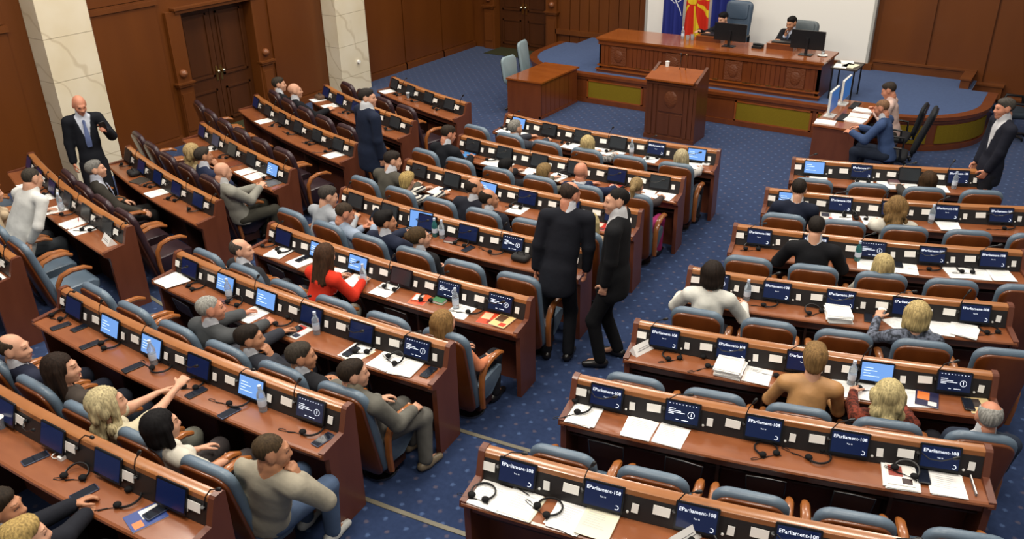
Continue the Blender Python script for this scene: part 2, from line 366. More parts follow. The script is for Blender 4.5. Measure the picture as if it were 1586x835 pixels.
# ================================================================== DESK ROWS
def text_mesh(s, size, m, ext=.0004):
    cu = bpy.data.curves.new('lettering', 'FONT'); cu.body = s; cu.size = size; cu.align_x = 'CENTER'; cu.align_y = 'CENTER'; cu.extrude = ext; cu.resolution_u = 2
    o = bpy.data.objects.new('lettering', cu); C.objects.link(o)
    me = bpy.data.meshes.new_from_object(o.evaluated_get(bpy.context.evaluated_depsgraph_get())); bpy.data.objects.remove(o)
    me.name = 'lettering'; me.materials.clear(); me.materials.append(m); return me
T1, T2 = text_mesh('EParliament-108', .033, INK), text_mesh('Test 16', .012, INK)
# screen lies in local xz-plane facing -y (toward the sitter)
MON_ME = MB().loft([[(x, y, z) for x, z in rrect(.130, .088, .008, 3)] for y in (0, .012)]).loft([[(x, y, z) for x, z in rrect(.10, .06, .008, 3)] for y in (.012, .022)]).mesh('monitor', BEZEL)
SCR_ME = {k: MB().box((-.118, -.0025, -.072), (.118, .001, .074)).mesh('screen', m) for k, m in SCR.items()}
def ringmesh(r, w, a0, a1, n=14):
    q = MB(); lo = []
    for k in range(n + 1):
        a = math.radians(a0 + (a1 - a0) * k / n); lo.append([(rr * math.cos(a), y, rr * math.sin(a)) for rr in (r, r + w) for y in (0,)] )
    vs = [p for l in lo for p in l]; return q.add(vs, [(2*k, 2*k+1, 2*k+3, 2*k+2) for k in range(n)])
ICON_C = ringmesh(.011, .004, -130, 110).mesh('loading_icon', INK)
ui = MB()
for k in range(9): ui.box((-.10 + k * .024, -.0006, .060), (-.092 + k * .024, 0, .064)); 
for (x0, x1, z) in ((-.10, -.05, .022), (-.10, -.01, .008), (-.10, .02, -.004), (-.10, -.06, -.016), (-.04, -.02, -.055), (.0, .05, -.055)): ui.box((x0, -.0006, z), (x1, 0, z + .004))
n0 = len(ui.v); rm = ringmesh(.022, .003, 0, 360, 20); ui.add([(x + .065, y, z - .004) for x, y, z in rm.v], rm.f); ui.box((.063, -.0006, -.016), (.067, 0, .010))
UI_ME = ui.mesh('screen_interface', INK)
lt = MB()
for k, (x0, x1) in enumerate(((-.1, -.03), (-.1, .0), (-.1, -.05), (-.1, .02))): lt.box((x0, -.0006, .03 - .022 * k), (x1, 0, .034 - .022 * k))
LT_ME = lt.mesh('screen_interface', mat('screen_text_blue', (200, 220, 245), .5, .2, emit=((215, 232, 255), 1.0)))
CARD_ME = MB().box((-.052, -.004, -.030), (.052, 0, .030)).mesh('name_card', mat('name_card_paper', (248, 245, 238), .6, .3))
CARD2_ME = MB().box((-.021, -.004, -.030), (.021, 0, .030)).mesh('seat_number_card', mat('seat_card_paper', (242, 240, 234), .6, .3))
LED_ME = MB().lathe([(.009, 0), (.009, .006), (.005, .009)], 10).mesh('call_button', mat('button_white', (220, 220, 215), .4, .4))
def mic_mesh(path):
    q = MB(); q.tube([(0, 0, 0), (0, -.005, .02)], .014, 10); q.tube([(0, 0, .01)] + path, .0042, 6)
    e = Vector(path[-1]); d = (e - Vector(path[-2])).normalized(); q.tube([e - d * .004, e + d * .012, e + d * .034, e + d * .042], [.008, .0125, .0125, .006], 8)
    return q.mesh('microphone', BLACK, True)
MICS = [mic_mesh([(.005, .0, .09), (.02, .01, .15), (.045, .02, .19)]), mic_mesh([(.02, .02, .08), (.08, .03, .13), (.16, .02, .155)]), mic_mesh([(.02, -.02, .03), (.06, -.06, .02), (.13, -.075, .03), (.20, -.07, .06)]), mic_mesh([(.01, .02, .08), (.05, .035, .14), (.11, .03, .17)])]
BLK = {'L': 'left block', 'M': 'central block', 'R': 'right block'}
DESKS = {}
def monitor(parent, P, rz, state, tilt=-.33):
    m = obj('monitor', MON_ME, parent, P, (tilt, 0, rz))
    obj('screen', SCR_ME[state], m)
    if state == 'E':
        obj('lettering', T1, m, (0, -.003, .042), (PI/2, 0, 0)); obj('lettering', T2, m, (0, -.003, -.002), (PI/2, 0, 0)); obj('loading_icon', ICON_C, m, (.09, -.003, -.05))
    elif state == 'U': obj('screen_interface', UI_ME, m, (0, -.003, 0))
    elif state == 'L': obj('screen_interface', LT_ME, m, (0, -.003, 0))
    return m
def desk_row(blk, j, n, p_left, states, lay=(.05, .28, .455), mics=None, extra=.03):
    """lay: offsets of name card, monitor and small card from the left side of a seat"""
    r, z0 = ring(j), tier(j); dphi = math.degrees(SW / r); p_right = p_left - (n * SW + extra) / r * 180 / PI
    mid = pol(r, (p_left + p_right) / 2, z0)
    t = thing('desk_row', 'long curved wooden desk, %s row of the %s' % (ORD[j - 1], BLK[blk]), 'desk', mid, 0, 'curved desks')
    seg = max(6, n * 3)
    def sw(prof, name, m, pa=0., pb=0., sm=False):
        return MB().sweep([(d, z + z0) for d, z in prof], r, p_left - pa, p_right + pb, seg, mid).build(name, m, t, sm)
    e = math.degrees(.045 / r)
    sw([(-.075, .885), (-.075, .915), (-.06, .93), (-.01, .93), (.008, .918), (.012, .885)], 'rail', W_RAIL, e * .8, e * .8, True)
    sw([(-.02, .69), (-.02, .89), (.012, .885), (.052, .735), (.05, .69)], 'console_strip', STRIP, e, e)
    sw([(-.02, .695), (-.02, .73), (.285, .73), (.30, .722), (.305, .708), (.295, .695)], 'tabletop', W_TOP, e * .3, e * .3)
    sw([(-.065, .0), (-.065, .89), (-.02, .89), (-.02, .0)], 'front_panel', W_BODY, e, e)
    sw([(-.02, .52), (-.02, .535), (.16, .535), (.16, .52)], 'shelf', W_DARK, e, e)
    sw([(.21, .60), (.21, .695), (.225, .695), (.225, .60)], 'apron', W_BODY, e, e)
    prof = [(-.08, 0), (-.08, .925), (-.065, .938), (-.005, .938), (.012, .925), (.066, .762), (.295, .738), (.302, .69), (.245, .66), (.235, 0)]
    for pa, pb in ((p_left, p_left - e), (p_right + e, p_right)):
        MB().sweep([(d, z + z0) for d, z in prof], r, pa, pb, 1, mid).build('end_panel', W_BODY, t)
    for k in range(1, n):
        pc = p_left - (k * SW + .015) / r * 180 / PI; e2 = math.degrees(.012 / r)
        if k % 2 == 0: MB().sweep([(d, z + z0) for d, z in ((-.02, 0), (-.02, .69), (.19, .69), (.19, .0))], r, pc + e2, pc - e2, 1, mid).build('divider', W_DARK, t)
    seats = []
    for k in range(n):
        def ph(off): return p_left - (k * SW + off + .015) / r * 180 / PI
        seats.append(ph(SW / 2 - .03))
        st = states[k]
        a = ph(lay[1]); 
        if st != '-': monitor(t, pol(r + .045, a, z0 + .850) - mid, facing(a), st)
        tilt = -.26
        a = ph(lay[0]); obj('name_card', CARD_ME, t, pol(r + .034, a, z0 + .835) - mid, (tilt, random.uniform(-.06, .06), facing(a)))
        a = ph(lay[2]); obj('seat_number_card', CARD2_ME, t, pol(r + .040, a, z0 + .815) - mid, (tilt, random.uniform(-.08, .08), facing(a)))
        if (blk, j) in (('R', 6), ('M', 5), ('M', 6)) and k < n - 1:
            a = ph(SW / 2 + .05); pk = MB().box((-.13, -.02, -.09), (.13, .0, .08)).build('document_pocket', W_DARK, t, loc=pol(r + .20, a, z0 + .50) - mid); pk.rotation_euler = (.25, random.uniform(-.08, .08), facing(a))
            MB().tube([(-.13, -.022, -.08), (-.135, -.022, .085), (.0, -.022, .09), (.135, -.022, .085), (.13, -.022, -.08)], .005, 5).build('pocket_frame', METAL, pk)
        if blk == 'R':
            a = ph(lay[1] + .155); obj('call_button', LED_ME, t, pol(r + .045, a, z0 + .78) - mid, (PI/2 + tilt, 0, facing(a)))
        a = ph(lay[0] + .075); obj('microphone', MICS[(k * 7 + j * 3) % 4 if blk == 'R' or j > 5 else (0, 3, 2, 2)[(k * 5 + j) % 4]], t, pol(r + .03, a, z0 + .84) - mid, (0, 0, facing(a)))
    DESKS[(blk, j)] = dict(obj=t, seats=seats, pl=p_left, pr=p_right, n=n)
    return t
AX = 33.4
MC = {1: 41.58, 2: 40.79, 3: 40.18, 4: 39.70, 5: 39.09, 6: 38.77, 7: 38.40}
MS = {1: 'LOOOEL', 2: 'OOOODO', 3: 'OOLDDD', 4: 'OODDUD', 5: 'DLLOUU', 6: 'DLLDDU', 7: 'DLLDLU'}
for j in range(1, 8):
    desk_row('M', j, 6, MC[j] - AX + .065 / ring(j) * 180 / PI, MS[j])
desk_row('M', 8, 6, 28.09 - AX + (6 * SW + .03) / ring(8) * 180 / PI, 'DLDDDD', lay=(.43, .25, .36))
RC = {1: 19.74, 2: 20.83, 3: 21.73, 4: 22.72, 5: 23.50, 6: 23.98, 7: 24.62}
RS = {1: 'LEOE', 2: 'LEEEE', 3: 'EEUEE', 4: 'UEEEE', 5: 'EEELU', 6: 'EUEEE', 7: 'EEEEE'}
for j in range(1, 8):
    desk_row('R', j, len(RS[j]), RC[j] - AX + .075 / ring(j) * 180 / PI, RS[j], lay=(.06, .27, .47))
CR = {1: (46.1, 'OOOO'), 2: (45.5, 'DDDDO'), 3: (44.55, 'DOOOOO'), 4: (43.73, 'DDOOL'), 5: (42.86, 'ODDDD'), 6: (42.05, 'DDDOOO'), 7: (41.45, 'DD')}
for j, (pr, st) in CR.items():
    desk_row('L', j, len(st), pr - AX + (len(st) * SW + .03) / ring(j) * 180 / PI, st, lay=(.36, .17, .29))
# ================================================================== CHAIRS
def make_chair(leather, name, shell=W_SHELL):
    t = thing(name, 'x', 'chair')
    rec = math.radians(14)
    # back frame: local y (outline up) tilted backwards
    B = Matrix.Translation((0, -.13, .14)) @ Matrix.Rotation(PI/2 + rec, 4, 'X')      # outline x->x, outline y->up, slab z-> backwards
    o1 = rrect(.226, .455, .10, 5, 0, .455, .86)
    slab(MB(), o1, .05, .015, B)
    q = MB(); slab(q, [(x * .95, (y - .455) * .97 + .455) for x, y in o1], .03, .012, B @ Matrix.Translation((0, 0, .035))); q.build('back_shell', shell, t, True)
    q = MB(); slab(q, rrect(.236, .455, .11, 5, 0, .468, .86), .075, .028, B @ Matrix.Translation((0, 0, -.035))); q.build('back_cushion', leather, t, True)
    prof = [(-.16, .30), (-.10, .22), (.06, .20), (.22, .30), (.27, .35), (.27, .41), (.22, .44), (-.02, .43), (-.18, .42)]
    q = MB(); loops = []
    for x, k in ((-.205, .90), (-.195, .97), (-.17, 1), (.17, 1), (.195, .97), (.205, .90)):
        loops.append([(x, .05 + (y - .05) * k, .35 + (z - .35) * k) for y, z in prof])
    q.loft(loops); q.build('seat_cushion', leather, t, True)
    for s in (-1, 1):
        q = MB(); q.tube([(s*.232, -.15, .20), (s*.236, -.17, .36), (s*.238, -.165, .52), (s*.24, -.11, .605), (s*.24, 0, .635), (s*.242, .13, .625), (s*.242, .20, .59)], [.022, .024, .025, .026, .027, .026, .018], 8, 1.25); q.build('arm', W_ARM, t, True)
    MB().box((-.17, -.10, .10), (.17, .12, .30)).build('seat_frame', W_DARK, t)
    MB().lathe([(.06, .02), (.05, .2)], 12).lathe([(.14, 0), (.14, .02), (.06, .035)], 16).build('pedestal', METAL, t, True)
    return t
CH = {'b': make_chair(L_BLUE, 'padded_chair'), 'p': make_chair(L_PURP, 'padded_chair', mat('dark_shell_wood', (74, 40, 24), .3, .5, noise=((9, 9, 2.5), (58, 30, 18), .3), coat=.3))}
CH_USED = set()
def put_chair(kind, phi, r, z, label, group, turn=0):
    o = CH[kind] if kind not in CH_USED else copy_tree(CH[kind])
    CH_USED.add(kind)
    o.location = pol(r, phi, z); o.rotation_euler = (0, 0, facing(phi) + turn); o['label'] = label; o['group'] = group
    return o
CHAIRS = {}
for (blk, j), dsk in DESKS.items():
    n = dsk['n']
    for k, p in enumerate(dsk['seats']):
        if blk == 'M' and j == 8: continue
        if blk == 'R' and j == 7: continue
        if blk == 'L' and j == 7: continue
        if (blk, j, k) in (('L', 5, 0),): continue
        kind = 'p' if blk == 'L' and j <= 5 else 'b'
        lab = '%s leather chair, %s from left at the %s row desk, %s' % ('dark purple' if kind == 'p' else 'blue-grey', ORD[k], ORD[j - 1], BLK[blk])
        CHAIRS[(blk, j, k)] = put_chair(kind, p, ring(j) + .62, tier(j), lab, ('purple' if kind == 'p' else 'blue') + ' chairs behind the desks')
# ================================================================== PEOPLE
def V3(*a): return np.array(a, float)
def nrm(v): return v / (np.linalg.norm(v) + 1e-12)
def cap(a, b, ra, rb=None, flat=None): return ('c', np.array(a, float), np.array(b, float), ra, ra if rb is None else rb, flat)
def ell(c, r, Rm=None): return ('e', np.array(c, float), np.array(r, float), Rm)
def field(prims, h, k=.02, cuts=(), pad=.04):
    lo, hi = [], []
    for p in prims:
        if p[0] == 'c':
            m = max(p[3], p[4]); lo.append(np.minimum(p[1], p[2]) - m); hi.append(np.maximum(p[1], p[2]) + m)
        else:
            m = p[2].max() if p[3] is not None else p[2]; lo.append(p[1] - m); hi.append(p[1] + m)
    L = np.min(lo, 0) - pad; U = np.max(hi, 0) + pad
    n = np.ceil((U - L) / h).astype(int) + 1
    ax = [L[i] + h * np.arange(n[i]) for i in range(3)]
    F = np.full(n, 1.0, np.float32)
    for p, l, u in zip(prims, lo, hi):
        i0 = np.maximum(((l - k * 1.5 - h * 2 - L) / h).astype(int), 0); i1 = np.minimum(np.ceil((u + k * 1.5 + h * 2 - L) / h).astype(int) + 1, n)
        sl = tuple(slice(i0[i], i1[i]) for i in range(3))
        X = ax[0][sl[0]][:, None, None]; Y = ax[1][sl[1]][None, :, None]; Z = ax[2][sl[2]][None, None, :]
        if p[0] == 'c':
            a, b, ra, rb, flat = p[1:]
            ba = b - a; l2 = ba @ ba + 1e-9
            x, y, z = X - a[0], Y - a[1], Z - a[2]
            t = np.clip((x * ba[0] + y * ba[1] + z * ba[2]) / l2, 0, 1)
            x = x - t * ba[0]; y = y - t * ba[1]; z = z - t * ba[2]
            d2 = x * x + y * y + z * z
            if flat is not None:
                f, s = flat; q = x * f[0] + y * f[1] + z * f[2]; d2 = d2 + q * q * (1 / (s * s) - 1)
            d = np.sqrt(d2) - (ra + (rb - ra) * t)
        else:
            c, r, Rm = p[1:]
            x, y, z = X - c[0], Y - c[1], Z - c[2]
            if Rm is not None:
                x, y, z = (Rm[0][0]*x + Rm[0][1]*y + Rm[0][2]*z, Rm[1][0]*x + Rm[1][1]*y + Rm[1][2]*z, Rm[2][0]*x + Rm[2][1]*y + Rm[2][2]*z)
            q = np.sqrt((x / r[0]) ** 2 + (y / r[1]) ** 2 + (z / r[2]) ** 2); d = (q - 1) * r.min()
        G = F[sl]
        if k > 0:
            hh = np.maximum(k - np.abs(G - d), 0) / k; F[sl] = np.minimum(G, d) - hh * hh * k * .25
        else: F[sl] = np.minimum(G, d)
    X = ax[0][:, None, None]; Y = ax[1][None, :, None]; Z = ax[2][None, None, :]
    for c in cuts: F = np.maximum(F, c(X, Y, Z)).astype(np.float32)
    F[0] = F[-1] = 1; F[:, 0] = F[:, -1] = 1; F[:, :, 0] = F[:, :, -1] = 1
    return F, L, h
def nets(F, L, h):
    S = F < 0; nx, ny, nz = F.shape
    cnt = np.zeros((nx-1, ny-1, nz-1), np.int8)
    for i in (0, 1):
        for j in (0, 1):
            for k in (0, 1): cnt += S[i:nx-1+i, j:ny-1+j, k:nz-1+k]
    act = np.argwhere((cnt > 0) & (cnt < 8)); idx = np.full(cnt.shape, -1, np.int32); idx[tuple(act.T)] = np.arange(len(act))
    acc = np.zeros((len(act), 3)); num = np.zeros(len(act))
    for axis in range(3):
        o1, o2 = [a for a in range(3) if a != axis]
        for u in (0, 1):
            for v in (0, 1):
                a = act.copy(); a[:, o1] += u; a[:, o2] += v; b = a.copy(); b[:, axis] += 1
                fa, fb = F[tuple(a.T)], F[tuple(b.T)]; m = (fa < 0) != (fb < 0)
                t = np.where(m, fa / (fa - fb + 1e-12), 0)
                p = a.astype(float); p[:, axis] += t
                acc[m] += p[m]; num[m] += 1
    V = acc / num[:, None] * h + L
    quads = []
    for axis in range(3):
        o1, o2 = (axis + 1) % 3, (axis + 2) % 3
        s = [slice(None)] * 3; s[axis] = slice(0, -1); s2 = [slice(None)] * 3; s2[axis] = slice(1, None)
        A, B = S[tuple(s)], S[tuple(s2)]
        for flip in (False, True):
            e = np.argwhere(A & ~B) if not flip else np.argwhere(~A & B)
            e = e[(e[:, o1] > 0) & (e[:, o2] > 0)]
            def cell(d1, d2):
                c = e.copy(); c[:, o1] -= d1; c[:, o2] -= d2; return idx[tuple(c.T)]
            q = np.stack([cell(1, 1), cell(0, 1), cell(0, 0), cell(1, 0)], 1)
            quads.append(q if not flip else q[:, ::-1])
    return V, np.concatenate(quads)
def iso(prims, h, k=.02, cuts=()): return nets(*field(prims, h, k, cuts))
def qmesh(name, V, Q, mats, mi=None):
    me = bpy.data.meshes.new(name); n, m = len(V), len(Q)
    me.vertices.add(n); me.vertices.foreach_set('co', np.ascontiguousarray(V, np.float32).ravel())
    me.loops.add(4 * m); me.loops.foreach_set('vertex_index', np.ascontiguousarray(Q, np.int32).ravel())
    me.polygons.add(m); me.polygons.foreach_set('loop_start', np.arange(0, 4 * m, 4, dtype=np.int32)); me.polygons.foreach_set('use_smooth', np.ones(m, bool))
    if mi is not None: me.polygons.foreach_set('material_index', np.ascontiguousarray(mi, np.int32))
    for x in mats: me.materials.append(x)
    me.update(calc_edges=True); return me
# ---- head, hand and hair templates (head: origin between the ears, +y forward)
def head_template(fem):
    w = .94 if fem else 1
    pr = [ell((0, -.018, .036), (.076*w, .096, .086)), ell((0, .030, -.020), (.064*w, .070, .088)), ell((0, .040, -.078), (.044*w, .046, .040)),
          cap((0, .078, -.096), (0, .074, -.094), .022*w), ell((.036*w, .058, -.026), (.026, .03, .03)), ell((-.036*w, .058, -.026), (.026, .03, .03)),
          cap((.03, .084, .028), (-.03, .084, .028), .014), cap((0, .094, .014), (0, .111, -.024), .0075, .0115), ell((.012, .100, -.030), (.010, .012, .009)), ell((-.012, .100, -.030), (.010, .012, .009)),
          cap((.016, .093, -.062), (-.016, .093, -.062), .0105), ell((.078*w, -.008, -.004), (.011, .022, .034)), ell((-.078*w, -.008, -.004), (.011, .022, .034)),
          cap((0, -.02, -.05), (0, -.026, -.105), .053*w, .054*w)]
    cuts = [lambda X, Y, Z, s=s: .013 - np.sqrt((X - s*.031)**2 + ((Y - .104) / 1.2)**2 + (Z - .010)**2) for s in (-1, 1)]
    V, Q = iso(pr, .0083, .02, cuts)
    c = V[Q].mean(1); mi = np.zeros(len(Q), int)
    for s in (-1, 1):
        mi[(((c[:, 0] - s*.031) / .014) ** 2 + ((c[:, 2] - .010) / .0065) ** 2 < 1) & (c[:, 1] > .06)] = 1
        mi[(np.abs(c[:, 0] - s*.033) < .020) & (np.abs(c[:, 2] - .037) < .0034) & (c[:, 1] > .07)] = 3
    mi[(np.abs(c[:, 0]) < .022) & (np.abs(c[:, 2] + .063) < .0085) & (c[:, 1] > .085)] = 2
    return V, Q, mi
HEADS = {False: head_template(False), True: head_template(True)}
def hand_template(curl):
    pr = [ell((0, .045, 0), (.038, .052, .015)), cap((0, -.02, 0), (0, .02, 0), .026, .028, (V3(0, 0, 1), .7)), cap((.018, .02, -.006), (.030, .045, -.010), .016)]
    for x, L, a in ((.029, .072, .12), (.0095, .082, .03), (-.0095, .076, -.05), (-.028, .060, -.16)):
        p = V3(x, .082, 0); d = V3(math.sin(a) * .6, 1, 0); ang = 0
        for f, c_, r in ((.45, .25, .0098), (.30, .55, .0092), (.25, .45, .0084)):
            ang += c_ * curl; dd = nrm(V3(d[0], math.cos(ang), -math.sin(ang))); q = p + dd * (L * f); pr.append(cap(p, q, r, r * .95)); p = q
    p = V3(.030, .030, -.006)
    for dd, L, r in ((V3(.75, .62, -.25), .040, .0125), (V3(.35, .85, -.45 * curl), .032, .0110), (V3(.1, .85, -.5 * curl), .022, .0098)):
        q = p + nrm(dd) * L; pr.append(cap(p, q, r, r * .93)); p = q
    return iso(pr, .0078, .007)
HANDS = {'relax': hand_template(.9), 'flat': hand_template(.25), 'curl': hand_template(2.1)}
def _face_cut(y0, z1):      # keep the face free: everything in front of y0 below z1
    return lambda X, Y, Z: np.minimum(np.minimum(Y - y0, z1 - Z), .10 - np.abs(X)) + 0 * X
def hair_template(style):
    hd = ell((0, -.020, .039), (.0805, .1005, .0895)); cuts = []; pr = [hd]; k = .02; h = .0098
    ears = [lambda X, Y, Z, s=s: .036 - np.sqrt(((X - s*.085) / 1.2)**2 + (Y + .002)**2 + (Z + .006)**2) for s in (-1, 1)]
    nape = lambda X, Y, Z: -.055 - Z + 0 * X + 0 * Y
    side = lambda X, Y, Z: np.minimum(Y - .022, .052 - Z) + 0 * X
    slant = lambda c: (lambda X, Y, Z: .8 * Y - .6 * Z - c + .25 * np.abs(X) + 0 * X)
    if style == 'short': pr += [ell((0, .020, .086), (.060, .062, .036))]; cuts = [slant(.026), nape] + ears
    elif style == 'crop': pr = [ell((0, -.020, .0375), (.0785, .0985, .0875))]; cuts = [slant(.018), nape] + ears
    elif style == 'full': pr += [ell((0, .028, .095), (.070, .062, .044)), ell((0, -.05, .05), (.085, .08, .085))]; cuts = [slant(.034), nape] + ears
    elif style == 'balding': cuts = [slant(.012), _face_cut(.030, .2), nape, lambda X, Y, Z: .080 - np.sqrt(X**2 + ((Y - .02) / 1.15)**2 + ((Z - .13))**2)] + ears
    elif style == 'bun': pr += [ell((0, -.125, .045), (.045, .04, .042)), ell((0, -.05, .04), (.084, .08, .086))]; cuts = [_face_cut(.058, .082), nape] + ears
    elif style == 'ponytail': pr += [cap((0, -.11, .05), (0, -.15, .02), .030), cap((0, -.15, .02), (0, -.14, -.14), .034, .02)]; cuts = [_face_cut(.058, .082), lambda X, Y, Z: np.minimum(-.055 - Z, Y + .1) + 0 * X] + ears
    elif style == 'bob': pr += [ell((0, -.03, .03), (.098, .108, .105)), cap((.075, -.02, .03), (.078, .0, -.105), .036, .030), cap((-.075, -.02, .03), (-.078, .0, -.105), .036, .030), ell((0, -.06, -.05), (.095, .062, .085))]; cuts = [_face_cut(.048, .068)]
    elif style == 'pixie': pr += [ell((0, -.035, .035), (.092, .106, .100)), ell((0, .03, .09), (.07, .055, .045)), ell((0, -.07, -.03), (.072, .05, .07))]; cuts = [_face_cut(.060, .066), side] + ears
    elif style == 'long': pr += [ell((0, -.03, .035), (.094, .106, .10)), cap((.07, -.02, .02), (.085, .0, -.20), .036, .030), cap((-.07, -.02, .02), (-.085, .0, -.20), .036, .030), cap((0, -.075, .0), (0, -.085, -.26), .075, .06, (V3(0, 1, 0), .55)), cap((.04, -.075, .0), (.05, -.085, -.26), .05, .04), cap((-.04, -.075, .0), (-.05, -.085, -.26), .05, .04)]; cuts = [_face_cut(.048, .072)]
    elif style == 'wavy':
        rd = random.Random(5); pr += [ell((0, -.03, .035), (.100, .112, .106))]
        for i in range(34):
            a = math.radians(rd.uniform(115, 425)); z = rd.uniform(-.24, .03); rr = .088 + .02 * rd.random()
            x, y = math.cos(a) * rr, -.03 + math.sin(a) * rr * .9
            if y > .02: y = .02
            pr.append(ell((x, y, z), (.034, .032, .05)))
        pr.append(cap((0, -.07, 0), (0, -.08, -.2), .08, .07, (V3(0, 1, 0), .6))); cuts = [_face_cut(.048, .072)]; k = .012
    V, Q = iso(pr, h, k, cuts)
    rd = np.random.RandomState(3); ph = rd.rand(6) * 6
    ang = np.arctan2(V[:, 0], -V[:, 1]); amp = .0035 if style in ('bob', 'long', 'wavy') else .002
    V = V * (1 + (amp / .1) * (np.sin(ang * 17 + ph[0] + V[:, 2] * 12) * .5 + np.sin(ang * 31 + V[:, 2] * 25 + ph[1]) * .5))[:, None]
    return V, Q
HAIRS = {}
def frame_from(y, up):
    y = nrm(y); x = nrm(np.cross(y, up)); z = np.cross(x, y); return np.stack([x, y, z], 1)
def ik(s, t, l1, l2, pole):
    d = t - s; L = np.linalg.norm(d)
    if L > (l1 + l2) * .995: t = s + d / L * (l1 + l2) * .995; d = t - s; L = np.linalg.norm(d)
    L = max(L, abs(l1 - l2) + .02); u = nrm(d); a = (l1*l1 - l2*l2 + L*L) / (2*L); hh = math.sqrt(max(l1*l1 - a*a, 0))
    p = pole - u * (pole @ u); p = nrm(p) if np.linalg.norm(p) > 1e-4 else V3(0, 0, -1)
    return s + u * a + p * hh, t
SKIN = {'f': mat('skin_fair', (206, 158, 130), .55, .35, noise=((14, 14, 14), (190, 138, 112), .3)), 't': mat('skin_tan', (186, 134, 102), .55, .35, noise=((14, 14, 14), (168, 114, 84), .3)), 'r': mat('skin_ruddy', (200, 140, 112), .5, .35, noise=((14, 14, 14), (186, 120, 94), .3))}
EYE = mat('eye_dark', (104, 78, 66), .35, .5); LIP = mat('lip', (160, 88, 80), .5, .4)
HAIRC = {}
def hair_mat(rgb):
    k = tuple(rgb)
    if k not in HAIRC:
        rgb = tuple(int(c * (.72 if sum(c_ for c_ in rgb) < 330 else .94)) for c in rgb); d = tuple(int(c * .62) for c in rgb); HAIRC[k] = mat('hair_%d_%d_%d' % k, rgb, .7, .15, noise=((90, 90, 9), d, .2))
    return HAIRC[k]
def cloth(rgb, kind='plain'):
    n = 'cloth_%s_%d_%d_%d' % ((kind,) + tuple(rgb))
    d = tuple(int(c * .80) for c in rgb)
    if kind == 'pattern': return mat(n, rgb, .85, .2, noise=((30, 30, 30), tuple(int(c * .45) for c in rgb), .1), bump=(9, .6))
    if kind == 'stripe': 
        m = mat(n, rgb, .85, .2); nt = m.node_tree; tc = nt.nodes.new('ShaderNodeTexCoord'); wv = nt.nodes.new('ShaderNodeTexWave'); wv.bands_direction = 'Z'; wv.inputs['Scale'].default_value = 9
        rp = nt.nodes.new('ShaderNodeValToRGB'); rp.color_ramp.interpolation = 'CONSTANT'; rp.color_ramp.elements[0].color = lin((40, 40, 48)); rp.color_ramp.elements[1].position = .35; rp.color_ramp.elements[1].color = lin(rgb)
        nt.links.new(tc.outputs['Object'], wv.inputs[0]); nt.links.new(wv.outputs['Fac'], rp.inputs[0]); nt.links.new(rp.outputs[0], nt.nodes['Principled BSDF'].inputs['Base Color']); return m
    return mat(n, rgb, .5 if kind == 'satin' else .85, .45 if kind == 'satin' else .2, noise=((7, 7, 7), d, .3), bump=(11, .5))
NP = [0]
